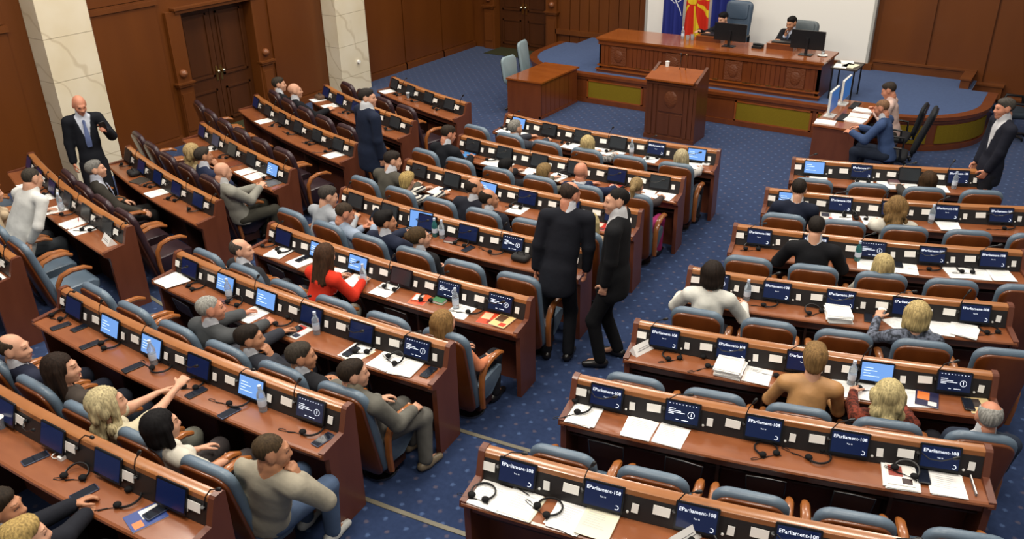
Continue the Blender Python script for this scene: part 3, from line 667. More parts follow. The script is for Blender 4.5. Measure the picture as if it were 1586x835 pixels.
def person(label, head, yaw, pelvis=None, stand=False, scale=1., fem=False, skin='f', hair=None, hc=(40, 32, 28), hy=0, hp=0, hr=0, top=('jacket', (30, 32, 40)), shirt=None, tie=None, legs=(36, 36, 42), shoes=(24, 22, 22),
           edge=.44, hands='desk', arm_r=None, arm_l=None, hs=('relax', 'relax'), knees=None, feet=None, fz=0., vox=1., group=None, bare=False, hand_up=None, width=1., belly=0., pelvis_dz=0.):
    """head: world position of the head centre; pelvis: world position; yaw: facing (+y local)"""
    NP[0] += 1
    c, s = math.cos(yaw), math.sin(yaw)
    base = Vector((pelvis.x, pelvis.y, fz))
    def loc(P): d = P - base; return V3(d.x * c + d.y * s, -d.x * s + d.y * c, d.z)
    H = loc(head); S = scale
    t = thing('person', label, 'person', base, yaw, group)
    # ---- skeleton
    pel = V3(0, 0, (.93 * S if stand else .50) + pelvis_dz)
    lean = nrm(H - pel)
    hyr, hpr, hrr = math.radians(hy), math.radians(hp), math.radians(hr)
    Rh = (Matrix.Rotation(hyr, 3, 'Z') @ Matrix.Rotation(hpr, 3, 'X') @ Matrix.Rotation(hrr, 3, 'Y')); Rh = np.array(Rh)
    hup = nrm(Rh[:, 2] * .5 + V3(0, 0, 1) * .6 + lean * .3)
    nb = H - hup * .150 * S - V3(0, Rh[1, 1] * .03, 0) * S        # base of the neck
    spine = nb - pel; sl = np.linalg.norm(spine); su = spine / sl
    fx = V3(1, 0, 0); fr = nrm(np.cross(su, fx)); fr = fr if fr[1] > 0 else -fr       # chest front
    W = S * (.94 if fem else 1.06) * width
    sh = {}
    for sd in (1, -1): sh[sd] = nb + fx * sd * .178 * W - su * .055 * S + fr * .0
    presets = {'desk': ((.16, edge + .05, .765), (-.16, edge + .06, .765)), 'lap': ((.08, .21, .63), (-.08, .22, .63)), 'phone': ((.06, .30, .80), (-.04, .30, .78)), 'crossed': ((-.12, .20, .84), (.10, .22, .80)),
               'side': ((.25, .03, .80 * S), (-.25, .03, .80 * S)), 'apart': ((.22, .24, .60), (-.22, .24, .60)), 'write': ((.14, edge + .04, .77), (-.12, edge + .08, .765))}
    tg = presets[hands]
    face = lambda sd: H + Rh @ V3(sd * .035, .155, -.19) * S
    tR = face(1) if arm_r == 'face' else V3(*(arm_r or tg[0])); tL = face(-1) if arm_l == 'face' else V3(*(arm_l or tg[1]))
    arms = {}
    for sd, tt in ((1, tR), (-1, tL)):
        pole = V3(sd * .5, -.55, -.7) if not stand else V3(sd * .35, -.5, -.7)
        if (arm_r if sd == 1 else arm_l) == 'face': pole = V3(sd * .45, .5, -1)
        el, wr = ik(sh[sd], tt, .285 * S, .255 * S, pole); arms[sd] = (sh[sd], el, wr)
    legsj = {}
    for sd in (1, -1):
        hp_ = pel + V3(sd * .09 * S, 0, -.02)
        if stand:
            fy = (feet or {}).get(sd, (sd * .11, .0)); an = V3(fy[0], fy[1], .09); kn, an = ik(hp_, an, .43 * S, .43 * S, V3(sd * .1, 1, 0))
        else:
            kx, ky, kz = (knees or {}).get(sd, (sd * .14, .42, .48)); kn = V3(kx, ky, kz)
            fy = (feet or {}).get(sd, (kx, ky - .02, .085)); an = V3(*fy)
        legsj[sd] = (hp_, kn, an)
    FL = (fr, .68)
    # ---- body: one continuous figure
    B = [cap(pel, pel + su * sl * .45, .105 * W, .105 * W, FL), cap(pel + su * sl * .5, nb - su * .12, .115 * W, .11 * W, FL), cap(sh[1] + V3(-.03, 0, 0), sh[-1] + V3(.03, 0, 0), .05), cap(nb - su * .04, H + Rh @ V3(0, -.03, -.07) * S, .060 * W, .052 * W)]
    for sd in (1, -1):
        a, e, wv = arms[sd]; B += [cap(a, e, .044 * S, .037 * S), cap(e, wv, .037 * S, .025 * S)]
        h_, k_, n_ = legsj[sd]; B += [cap(h_, k_, .068 * S, .047 * S), cap(k_, n_, .047 * S, .033 * S), cap(n_, n_ + V3(0, .12, -.045), .032, .028)]
    V, Q = iso(B, .023 * vox, .035)
    hV, hQ, hm = HEADS[fem]
    parts_v, parts_q, parts_m = [V], [Q], [np.zeros(len(Q), int)]
    off = len(V)
    parts_v.append((hV * S) @ Rh.T + H); parts_q.append(hQ + off); parts_m.append(hm); off += len(hV)
    for n_i, sd in enumerate((1, -1)):
        a, e, wv = arms[sd]; V_, Q_ = HANDS[hs[n_i]]
        V_ = V_ * (S * (.92 if fem else 1.))
        if sd == 1: V_ = V_ * V3(-1, 1, 1); Q_ = Q_[:, ::-1]
        up = V3(sd * .5, -.2, 1) if not stand else V3(sd, 0, .1)
        if (arm_r if sd == 1 else arm_l) == 'face': up = V3(sd, .3, 0); hdf = nrm(H + Rh @ V3(sd * .03, .105, -.055) * S - wv)
        if hand_up and hand_up.get(sd): up = V3(*hand_up[sd])
        hd_ = nrm(wv - e)
        if not stand and wv[2] < .80 and hands in ('desk', 'write', 'lap') and not (arm_r if sd == 1 else arm_l): hd_ = nrm(V3(hd_[0], hd_[1], hd_[2] * .25 - .05))
        if (arm_r if sd == 1 else arm_l) == 'face': hd_ = hdf
        Fm = frame_from(hd_, up)
        parts_v.append(V_ @ Fm.T + wv - hd_ * .005); parts_q.append(Q_ + off); parts_m.append(np.zeros(len(Q_), int)); off += len(V_)
    obj('body', qmesh('body', np.concatenate(parts_v), np.concatenate(parts_q), [SKIN[skin], EYE, LIP, mat('eyebrow', (118, 84, 62), .7, .2)], np.concatenate(parts_m)), t)
    # ---- hair
    if hair:
        if hair not in HAIRS: HAIRS[hair] = hair_template(hair)
        hv, hq = HAIRS[hair]; obj('hair', qmesh('hair', (hv * S) @ Rh.T + H, hq, [hair_mat(hc)]), t)
    # ---- upper clothing
    def torso(inf, hem):
        q = [cap(pel + su * .02, pel + su * sl * .42, .130 * W + inf + belly, .125 * W + inf + belly * .8, FL), cap(pel + su * sl * .45, nb - su * .13 * S, .130 * W + inf + belly * .5, .128 * W + inf, FL),
             cap(sh[1] + V3(-.035, 0, 0) * W, sh[-1] + V3(.035, 0, 0) * W, .058 + inf, None), cap(nb - su * .03, nb - su * .10, .055 + inf, .09 + inf)] + [cap(nb - su * .012 + fx * sd * .03, sh[sd] - fx * sd * .02, .050 + inf, .052 + inf) for sd in (1, -1)]
        if hem: q.append(cap(pel - su * hem, pel + su * .05, .140 * W + inf + belly, .135 * W + inf + belly, (fr, .78)))
        if fem: q += [ell(pel + su * sl * .66 + fr * .085 + fx * sd * .065, (.06, .056, .06)) for sd in (1, -1)]
        return q
    kind, rgb = top[0], top[1]; ck = top[2] if len(top) > 2 else 'plain'
    neck_hole = lambda r, dz: (lambda X, Y, Z: r - np.sqrt((X - nb[0])**2 + (Y - nb[1] - .032)**2 + ((Z - nb[2] - dz) * .6)**2))
    short = kind in ('tee', 'blouse_short'); cl = .52 if short else .93
    def sleeves(inf):
        q = []; K = S * (.86 if fem else 1.)
        for sd in (1, -1):
            a, e, wv = arms[sd]
            if short: q += [cap(a, a + (e - a) * .75, .060 * K + inf, .056 * K + inf)]
            else: q += [cap(a, e, .058 * K + inf, .050 * K + inf), cap(e, e + (wv - e) * cl, .050 * K + inf, .038 * K + inf)]
        return q
    if kind == 'jacket':
        inf = .012; zb = sl * .40
        def vcut(X, Y, Z):
            x, y, z = X - pel[0], Y - pel[1], Z - pel[2]
            up_ = x * su[0] + y * su[1] + z * su[2]; f_ = x * fr[0] + y * fr[1] + z * fr[2]
            return np.minimum(np.minimum((up_ - zb) * .26 - np.abs(x), f_ - .02), .3 - np.abs(up_ - sl * .75))
        hemcut = lambda X, Y, Z: np.minimum(pel[2] - (.17 * S if stand else .09) - Z, .17 - np.abs(X)) + 0 * Y
        V, Q = iso(torso(inf, .06 if not stand else .10) + sleeves(inf), .0165 * vox, .028, [neck_hole(.066, .055), vcut, hemcut])
        obj('jacket', qmesh('jacket', V, Q, [cloth(rgb, ck)]), t)
        V, Q = iso(torso(-.004, 0)[1:] + [cap(nb - su * .03, nb + nrm(H - nb) * .070, .066 * W, .062 * W)], .0165 * vox, .02, [lambda X, Y, Z: (pel + su * sl * .3)[2] - Z + 0 * X + 0 * Y])
        obj('shirt', qmesh('shirt', V, Q, [cloth(shirt or (214, 216, 222))]), t)
        for sd in (1, -1):
            a, e, wv = arms[sd]; d_ = nrm(wv - e); q = MB(); q.tube([e + (wv - e) * .88, wv + d_ * .004], .036 * S, 10); q.build('cuff', cloth(shirt or (214, 216, 222)), t, True)
        if tie:
            q = MB(); p0 = nb - su * .045 * S + fr * .098; p1 = pel + su * sl * .36 + fr * .112 * W
            pts = [p0 + (p1 - p0) * u + fr * .022 * math.sin(PI * u) for u in (0, .08, .16, .5, .8, 1)]
            lo = [[pt + fx * wd * sx + fr * dy for sx, dy in ((-1, 0), (0, .012), (1, 0), (0, -.006))] for pt, wd in zip(pts, (.014, .02, .016, .03, .038, .03))]
            q.loft(lo); q.build('tie', cloth(tie, 'satin'), t, True)
    else:
        inf = .006; collar = [cap(nb - su * .02, nb + nrm(H - nb) * .03, .066 * W, .062 * W)] if kind in ('shirt',) else []
        V, Q = iso(torso(inf, .06 if not stand else .12) + sleeves(inf - .002) + collar, .0165 * vox, .028, [neck_hole(.062, .05)] if kind != 'shirt' else [])
        obj({'shirt': 'shirt', 'sweater': 'sweater', 'blouse': 'blouse', 'blouse_short': 'blouse', 'tee': 'blouse'}[kind], qmesh(kind, V, Q, [cloth(rgb, ck)]), t)
        if shirt:
            q = MB(); d_ = nrm(H - nb); q.tube([nb + d_ * .01, nb + d_ * .05], [.074 * W, .064 * W], 14); q.build('collar', cloth(shirt), t, True)
    # ---- trousers and shoes
    q = [cap(pel - su * .02, pel + su * .08, .138 * W, .125 * W, FL)]
    for sd in (1, -1):
        h_, k_, n_ = legsj[sd]; q += [cap(h_, k_, .090 * S, .070 * S), cap(k_, n_ + V3(0, 0, .01), .070 * S, .060 * S)]
    V, Q = iso(q, .022 * vox, .03); obj('trousers', qmesh('trousers', V, Q, [cloth(legs)]), t)
    for sd in (1, -1):
        h_, k_, n_ = legsj[sd]; fd = nrm(V3(n_[0] - h_[0], 1.2, 0)) if not stand else nrm(V3(sd * .25, 1, 0))
        g = n_.copy(); z0 = g[2] - .085; a = V3(g[0], g[1], z0 + .045)
        V, Q = iso([cap(a - fd * .045, a + fd * .03, .043, .044), cap(a + fd * .03, a + fd * .155 - V3(0, 0, .012), .043, .030), cap(a, n_, .044, .040)], .0165, .02, [lambda X, Y, Z, z0=z0: z0 + .002 - Z + 0 * X + 0 * Y])
        sh_ = obj('shoe', qmesh('shoe', V, Q, [mat('shoe_%d_%d_%d' % tuple(shoes), shoes, .35, .5)]), t)
        Vs = V.copy(); m_ = Vs[:, 2] < z0 + .03
    return t, arms, (c, s, base)
def seated(label, px, py, blk, j, z=1.12, turn=0, dp=.74, phi=None, **kw):
    """a person seated at row j: the head is seen at (px, py), z metres above the floor of its tier"""
    H = at(px, py, tier(j) + z); ph = phi_of(H) if phi is None else phi; d = math.hypot(H.x, H.y - OC.y) - ring(j)
    if phi is None and (blk, j) in DESKS:
        near = min(DESKS[(blk, j)]['seats'], key=lambda q: abs(q - ph))
        if abs(near - ph) < 1.3: ph = ph * .45 + near * .55
    dp = min(max(dp, d - .14), .80); kw['edge'] = dp - .30
    P = pol(ring(j) + dp, ph, tier(j)); kw.setdefault('fz', tier(j))
    return person(label, H, facing(ph) + math.radians(turn), P, **kw)
# ---- seated in the left block
G_S, G_N, G_B, G_C = (72, 74, 76), (30, 36, 52), (24, 25, 30), (56, 58, 64)
GREY, DKB, BRN, BLK_, BLD, LBR = (128, 124, 116), (44, 36, 30), (78, 56, 36), (22, 20, 22), (206, 182, 126), (140, 112, 74)
def S(label, px, py, blk, j, z=1.12, **kw): return seated(label, px, py, blk, j, z, **kw)
S('man in white shirt leaning over the curved desk beside the left wall', 50, 277, 'L', 6, 1.30, dp=.74, turn=14, hair='crop', hc=(92, 82, 72), top=('shirt', (226, 226, 222)), legs=(62, 66, 70), hp=-14, hands='desk', arm_r=(.30, .02, .66), width=1.3, belly=.03, knees={1: (.2, .40, .47), -1: (-.1, .42, .47)})
S('person in pale beige top cropped by the left edge of the picture', -14, 300, 'L', 6, 1.05, dp=.72, turn=-12, hair='short', hc=(90, 70, 50), top=('blouse', (204, 182, 152)), fem=True, hands='apart')
S('grey-haired man in charcoal suit lounging beside the marble column', 148, 263, 'L', 5, 1.12, dp=.74, turn=-10, hair='short', hc=(140, 138, 132), top=('jacket', (56, 52, 46)), shirt=(196, 200, 214), tie=(150, 156, 176), legs=(42, 40, 40), hands='apart', arm_r=(.30, .34, .60), knees={1: (.12, .50, .46), -1: (-.12, .50, .46)}, hy=-8, width=1.08, hp=6)
S('blonde woman half hidden behind a navy-suited man, left block', 300, 236, 'L', 4, 1.10, phi=14.9, hair='wavy', hc=(196, 168, 116), top=('blouse', (190, 170, 130)), fem=True, hands='lap', scale=.95)
S('man in navy suit with hand at his chin, left block', 315, 242, 'L', 4, 1.10, phi=13.2, hair='short', hc=(84, 74, 66), top=('jacket', (38, 46, 72)), shirt=(210, 212, 220), hy=-6, hands='lap', arm_r='face', skin='t')
S('bald man in light grey jacket looking at a phone, left block', 345, 267, 'L', 4, 1.10, phi=10.9, skin='f', hair=None, top=('jacket', (148, 146, 136)), shirt=(206, 206, 206), legs=(58, 56, 48), hands='phone', hy=-10, hp=-16, width=1.06)
S('dark-haired man in black suit, farther of the two by the door', 432, 131, 'L', 2, 1.10, hair='short', hc=(86, 74, 62), top=('jacket', G_B), hands='lap', hy=-18, vox=1.15)
S('bald man in black suit beside a dark-haired man near the door', 457, 141, 'L', 2, 1.10, hair=None, top=('jacket', G_B), hands='lap', arm_r=(.14, .40, .76), hy=-22, vox=1.15)
# ---- seated in the central block
S('man in black suit bending over blue papers, second row centre', 694, 208, 'M', 2, 1.14, hair='short', hc=(72, 58, 46), top=('jacket', (24, 26, 32)), hy=-22, hp=-20, dp=.70, skin='r', vox=1.1)
S('man in grey-brown jacket at the end of the third row centre', 608, 249, 'M', 3, 1.16, hair='short', hc=(64, 54, 46), top=('jacket', (84, 80, 72)), hy=-35, hp=-12, dp=.72, width=1.1)
S('woman with fair hair and striped top, third row centre', 631, 281, 'M', 3, 1.04, phi=3.8, hair='pixie', hc=(196, 166, 104), top=('blouse', (204, 200, 190), 'stripe'), fem=True, hy=10, hp=-15, dp=.74, scale=.92)
S('balding man in dark suit, the farther of two neighbours, third row centre', 735, 292, 'M', 3, 1.10, hair='balding', hc=(70, 58, 50), top=('jacket', (34, 36, 46)), hy=-48, skin='t', hands='lap')
S('balding man in dark suit, the nearer of two neighbours, third row centre', 757, 309, 'M', 3, 1.06, hair='balding', hc=(60, 48, 38), top=('jacket', (30, 32, 42)), hy=-42, hands='lap', skin='t')
S('black-haired person bowed over papers, second row centre', 784, 261, 'M', 2, 1.0, hair='full', hc=BLK_, top=('jacket', (34, 32, 36)), hy=-10, hp=-10, vox=1.15, scale=.94)
S('person with light brown hair, second row centre', 843, 268, 'M', 2, 1.02, hair='pixie', hc=(150, 122, 78), top=('blouse', (120, 112, 96)), fem=True, vox=1.15, scale=.94, hp=-12)
S('bald man in navy sweater, second row centre', 900, 267, 'M', 2, 1.10, hair=None, skin='r', top=('sweater', (34, 44, 74)), shirt=(216, 218, 224), hp=-8, vox=1.1, width=1.06)
S('grey-haired man low behind the front desk, front row centre', 798, 199, 'M', 1, 1.04, hair='short', hc=(150, 146, 138), top=('jacket', (60, 62, 70)), vox=1.2, hy=-10)
S('blonde woman in the front row facing the lectern, centre block', 911, 223, 'M', 1, 1.06, hair='bob', hc=(212, 188, 132), top=('blouse', (170, 168, 166), 'pattern'), fem=True, vox=1.15, scale=.94)
S('pale blonde woman at the aisle end of the front row, centre block', 1056, 245, 'M', 1, 1.06, hair='long', hc=(204, 188, 148), top=('blouse', (200, 196, 190)), fem=True, vox=1.15, scale=.93)
S('woman with ponytail and headphones in a magenta skirt, second row centre', 986, 289, 'M', 2, 1.08, hair='ponytail', hc=(168, 140, 96), top=('blouse', (70, 60, 60)), legs=(150, 40, 96), fem=True, vox=1.1, scale=.95)
S('blonde woman between the two standing men, third row centre', 915, 346, 'M', 3, 1.08, hair='bob', hc=(222, 200, 146), top=('blouse', (190, 160, 130)), fem=True, scale=.94)
S('man in pale grey shirt at the end of the fourth row centre', 508, 304, 'M', 4, 1.12, hair='short', hc=(98, 90, 82), top=('shirt', (168, 172, 178)), hy=-28, hp=-16, dp=.70, legs=(50, 50, 56), width=1.08)
PHONE2 = S('man in light blue shirt looking down at a phone, fourth row centre', 534, 331, 'M', 4, 1.08, hair='crop', hc=(92, 74, 58), top=('shirt', (158, 172, 192)), hy=-30, hp=-22, hands='phone', arm_r=(.10, .34, .82), skin='r')
S('dark-haired man in navy suit before the laptop, fourth row centre', 597, 344, 'M', 4, 1.10, hair='full', hc=(36, 30, 28), top=('jacket', (36, 42, 62)), shirt=(220, 222, 228), hy=-38, hands='desk', skin='t')
S('woman with brown hair tied back in black, fourth row centre', 650, 369, 'M', 4, 1.06, hair='bun', hc=(108, 82, 52), top=('jacket', (28, 28, 32)), fem=True, hy=-36, hands='lap')
S('woman in bright orange-red jacket writing, fifth row centre', 505, 396, 'M', 5, 1.16, hair='long', hc=(104, 70, 48), top=('jacket', (226, 56, 34)), legs=(170, 164, 150), fem=True, hy=6, hp=-14, hands='write', dp=.74, scale=.96, arm_r=(.20, .52, .78))
S('balding man in dark grey suit slouching at the end of the fifth row centre', 374, 388, 'M', 5, 1.08, hair='balding', hc=(110, 98, 88), top=('jacket', (44, 46, 50)), hy=-48, hands='apart', legs=(60, 60, 66), dp=.74)
S('white-haired man in grey suit, sixth row centre', 326, 479, 'M', 6, 1.12, hair='crop', hc=(176, 174, 166), top=('jacket', (78, 80, 82)), hy=-30, hands='desk', dp=.74, skin='r')
S('dark-haired man resting his chin on his hand, sixth row centre', 386, 525, 'M', 6, 1.06, hair='short', hc=(58, 46, 38), top=('jacket', (52, 54, 62)), hy=-38, hands='desk', arm_r='face', dp=.74, legs=(44, 44, 54), skin='t')
S('man in black jacket gazing right, sixth row centre', 466, 553, 'M', 6, 1.06, hair='short', hc=(88, 78, 68), top=('jacket', (34, 34, 38)), hy=-42, hands='lap', dp=.74, skin='t')
S('man in grey jacket and sneakers at the aisle end of the sixth row centre', 547, 580, 'M', 6, 1.10, hair='short', hc=(66, 52, 40), top=('jacket', (108, 106, 98)), shirt=(150, 140, 120), legs=(104, 102, 96), shoes=(120, 106, 84), hy=-34, hands='lap', arm_r=(.24, .26, .62), dp=.74, turn=-6, width=1.08, knees={1: (.22, .40, .47), -1: (-.02, .42, .47)}, feet={1: (.26, .34, .085), -1: (.0, .46, .085)})
S('woman with long light brown hair in a peach top at the fifth row aisle', 688, 500, 'M', 5, 1.08, hair='long', hc=(160, 122, 74), top=('blouse', (226, 138, 98)), fem=True, hy=-16, hands='lap', dp=.74, arm_r=(.22, .20, .60), scale=.95)
S('balding man in navy suit at the left end of the seventh row', 22, 541, 'M', 7, 1.12, hair='balding', hc=(96, 78, 62), top=('jacket', (38, 42, 60)), hy=-46, hands='lap', dp=.74, legs=(40, 44, 58))
S('woman with long dark hair in brown top, seventh row', 96, 572, 'M', 7, 1.10, hair='long', hc=(62, 44, 34), top=('blouse', (74, 66, 60)), fem=True, hy=-40, hands='lap', dp=.74, legs=(46, 50, 62))
S('woman with pale blonde hair reaching an arm to the desk, seventh row', 167, 626, 'M', 7, 1.12, hair='wavy', hc=(216, 198, 152), top=('blouse_short', (206, 196, 166)), fem=True, hy=-20, hands='desk', arm_r=(.16, .42, .98), arm_l=(-.10, .50, .80), legs=(128, 128, 116), dp=.74, hs=('curl', 'relax'))
S('woman with black bob in white blouse, seventh row', 251, 661, 'M', 7, 1.12, hair='bob', hc=(26, 22, 24), top=('blouse_short', (222, 216, 200)), fem=True, hy=-12, hands='lap', arm_r=(.16, .26, .60), legs=(72, 66, 66), dp=.74)
S('man in beige blazer and jeans at the aisle end of the seventh row', 421, 700, 'M', 7, 1.16, hair='crop', hc=(106, 84, 58), top=('jacket', (166, 158, 140)), shirt=(214, 150, 110), legs=(78, 96, 124), shoes=(196, 196, 190), hy=-44, hp=-6, hands='lap', arm_r='face', arm_l=(-.12, .24, .62), dp=.74, width=1.1, skin='t', hs=('curl', 'relax'), knees={1: (.16, .44, .48), -1: (-.10, .46, .48)})
S('man in dark suit with open hands in the bottom left corner', 2, 788, 'M', 8, 1.14, hair='short', hc=(64, 50, 38), top=('jacket', (30, 32, 40)), hy=-50, hands='lap', arm_r=(.06, .42, .74), arm_l=(-.06, .42, .76), dp=.74, skin='t')
S('fair-haired person cropped by the bottom edge of the picture', 40, 836, 'M', 8, 1.10, hair='pixie', hc=(196, 164, 100), top=('jacket', (40, 40, 48)), hy=-20, hands='lap', dp=.74)
# ---- seated in the right block
S('man in navy suit at the left end of the second row, right block', 1237, 294, 'R', 2, 1.18, hair='short', hc=(58, 46, 38), top=('jacket', (28, 34, 52)), hands='desk', hp=-14, dp=.74, vox=1.1)
S('brown-haired person low behind the front desk, right block', 1437, 280, 'R', 1, 1.04, hair='bob', hc=(96, 68, 40), top=('jacket', (60, 56, 52)), fem=True, vox=1.2, scale=.95)
S('woman with wavy brown hair in a white jacket, right block', 1388, 322, 'R', 2, 1.14, hair='wavy', hc=(150, 116, 72), top=('jacket', (226, 220, 206)), fem=True, hands='desk', hp=-10, vox=1.1, width=1.08)
S('man in black suit bending forward, third row, right block', 1264, 354, 'R', 3, 1.24, hair='short', hc=(58, 48, 42), top=('jacket', (22, 22, 26)), hands='desk', hp=-18, hy=-6, dp=.74, width=1.08, arm_l=(-.30, .50, .77), arm_r=(.26, .50, .77))
S('blonde woman in white top, third row, right block', 1366, 411, 'R', 3, 1.06, hair='long', hc=(216, 192, 134), top=('blouse', (226, 220, 206)), fem=True, hy=18, hands='desk', arm_l='face', scale=.95)
S('dark-haired woman in white blazer with elbows spread at the aisle', 1104, 425, 'R', 4, 1.20, hair='bob', hc=(58, 44, 36), top=('jacket', (230, 228, 218)), fem=True, hands='desk', arm_l=(-.30, .48, .77), arm_r=(.30, .47, .77), hp=-12, dp=.74, width=1.1)
S('blonde woman in blue-grey patterned top reading, fourth row, right block', 1420, 488, 'R', 4, 1.10, hair='bob', hc=(216, 190, 130), top=('blouse', (112, 118, 134), 'pattern'), fem=True, hands='desk', arm_l=(-.24, .48, .82), hp=-10, width=1.12)
S('woman with short brown hair in a gold satin blouse', 1262, 556, 'R', 5, 1.18, hair='pixie', hc=(158, 122, 76), top=('blouse', (196, 144, 90), 'satin'), fem=True, hands='desk', hp=-14, dp=.74, width=1.14)
S('woman with wavy blonde hair in a rust-red sweater', 1376, 612, 'R', 5, 1.10, hair='wavy', hc=(222, 202, 146), top=('sweater', (128, 58, 42), 'pattern'), fem=True, hands='desk', hp=-8, width=1.15, dp=.7)
S('grey bald-topped man in dark blue suit at the right edge', 1531, 646, 'R', 5, 1.10, hair='balding', hc=(176, 174, 168), top=('jacket', (42, 50, 66)), shirt=(216, 218, 222), hands='lap', skin='r', dp=.74)
# ---- standing
def stand(label, px, py, yaw, z=1.70, dx=0, dy=0, fz=0, **kw):
    H = at(px, py, z); s_ = (z - fz) / 1.70
    return person(label, H, math.radians(yaw), Vector((H.x + dx, H.y + dy, 0)), stand=True, scale=s_, hands='side', fz=fz, **kw)
STAND1 = stand('man standing by the marble column checking a phone', 123, 163, -116, 1.70, skin='r', hair=None, hc=(70, 60, 54), top=('jacket', (22, 24, 32)), shirt=(216, 222, 236), tie=(96, 112, 158), legs=(22, 22, 28), arm_l=(-.22, .22, 1.38), hp=-22, hy=10, hs=('relax', 'curl'))
stand('man in navy suit walking down the aisle, seen from behind', 569, 152, -24, 1.72, hair='short', hc=(64, 56, 50), top=('jacket', (28, 37, 58)), legs=(26, 28, 36), shirt=(214, 216, 220), hy=-36, width=1.34, belly=.03)
stand('bald man in black jacket seen from behind, leaning to talk', 883, 302, 22, 1.72, dx=-.02, dy=-.18, hair='balding', hc=(84, 66, 56), top=('jacket', (24, 26, 34)), legs=(22, 23, 28), hy=-38, hp=-18, width=1.06, belly=.01, arm_r=(.26, .12, .82), skin='r')
stand('man in black suit in the aisle facing the bald man', 955, 312, 106, 1.74, hair='crop', hc=(34, 28, 26), top=('jacket', (20, 21, 24)), shirt=(222, 222, 224), legs=(18, 18, 21), hy=24, width=1.22, belly=.01, arm_l=(-.22, .06, .84), arm_r=(.24, .04, .84), feet={1: (.13, -.05), -1: (-.12, .08)})
stand('man in dark suit standing at the right edge of the room', 1556, 168, 118, 1.72, hair='short', hc=(110, 102, 94), top=('jacket', (30, 32, 44)), shirt=(216, 216, 220), legs=(24, 25, 32), arm_l=(-.14, .14, .84), arm_r=(.18, .12, .84), width=1.15, skin='r', hp=-6, vox=1.1)
# ---- clerks and chair
def sit_at(label, px, py, z, yaw, fz=0., dy=.1, **kw):
    H = at(px, py, fz + z); f = Vector((-math.sin(math.radians(yaw)), math.cos(math.radians(yaw)), 0))
    P = H - f * dy
    return person(label, H, math.radians(yaw), P, fz=fz, **kw)
sit_at('man in blue suit writing at the clerks table', 1366, 168, 1.14, 84, dy=.18, hair='crop', hc=(150, 112, 84), skin='r', top=('jacket', (62, 82, 122)), legs=(34, 42, 58), hands='desk', hp=-22, vox=1.1)
sit_at('man in pale pink shirt at the clerks table', 1377, 140, 1.14, 92, dy=.16, hair='short', hc=(84, 72, 62), skin='r', top=('shirt', (222, 190, 178)), legs=(60, 56, 52), hands='phone', hp=-24, vox=1.1)
def ros(label, px, py, y, **kw):
    H = at_y(px, py, y)
    return person(label, H, math.radians(180 + kw.pop('yw', 0)), Vector((H.x, H.y + .06, PZ)), fz=PZ, vox=1.15, **kw)
ros('woman with headset presiding behind the long rostrum desk', 1120, 29, 1.62, hair='short', hc=(26, 22, 24), fem=True, top=('jacket', (26, 24, 30)), shirt=(196, 150, 126), hp=-18, hands='desk', yw=-24)
ros('man in black suit with hand at his face behind the rostrum', 1226, 36, 1.62, hair='short', hc=(34, 28, 26), top=('jacket', (24, 24, 30)), shirt=(206, 214, 232), tie=(40, 60, 100), hp=-16, arm_r='face', hands='desk', yw=-20, skin='t')
# ================================================================== ROSTRUM AND FRONT FURNITURE
MONB = mat('monitor_black', (20, 20, 22), .35, .5)
t = thing('rostrum_desk', 'long panelled wooden rostrum desk on the carpeted platform', 'desk', (-.29, .3, PZ))
def rb(a, b): return MB().box((a[0] + .29, a[1] - .3, a[2] - PZ), (b[0] + .29, b[1] - .3, b[2] - PZ))
X0, X1, Y0, Y1, ZT = -2.40, 1.84, .30, 1.22, 1.22
rb((X0, Y0 + .02, PZ), (X1, Y0 + .06, ZT - .04)).build('front_panel', W_ROS, t)
for x in (X0, X1 - .05): rb((x, Y0 + .02, PZ), (x + .05, Y1 - .05, ZT - .04)).build('end_panel', W_ROS, t)
rb((X0 - .05, Y0 - .05, ZT - .035), (X1 + .05, Y1, ZT)).build('tabletop', W_ROST, t)
rb((X0 - .03, Y0 - .03, ZT - .06), (X1 + .03, Y0 + .06, ZT - .035)).build('cornice', W_ROST, t)
rb((X0 - .015, Y0 - .015, ZT - .13), (X1 + .015, Y0 + .05, ZT - .06)).build('frieze', W_ROS, t)
rb((X0 - .03, Y0 - .04, PZ), (X1 + .03, Y0 + .05, PZ + .05)).build('plinth', W_ROS, t)
rb((X0 - .05, Y0 - .06, PZ + .05), (X1 + .05, Y0 + .05, PZ + .07)).build('plinth_ledge', W_ROST, t)
rb((X0 - .02, Y0 - .03, PZ + .12), (X1 + .02, Y0 + .05, PZ + .145)).build('base_moulding', W_ROST, t)
sq = [-1.98, -.84, .31, 1.43]
for sx in sq:
    f = rb((sx - .16, Y0 - .002, PZ + .16), (sx + .16, Y0 + .03, ZT - .15)).build('carved_square', mat('carved_wood', (104, 54, 26), .45, .4, bump=(38, 1.2)), t)
    q = MB(); q.ell((sx + .29, -.004, .33), (.09, .02, .12)); q.build('carved_rosette', mat('carved_wood', (104, 54, 26)), f, True)
xs = []
x = X0 + .04
while x < X1 - .08:
    if all(abs(x + .04 - s_) > .22 for s_ in sq): rb((x, Y0 + .004, PZ + .15), (x + .074, Y0 + .03, ZT - .14)).build('board', W_ROS, t)
    x += .086
for x in (-2.15, -1.55, -1.35, -1.15, .0, .62, .8, .98, 1.16, .55, 1.68):
    rb((x - .045, Y0 - .035, PZ + .146), (x + .045, Y0 - .01, PZ + .158)).build('brass_clip', BRASS, t)
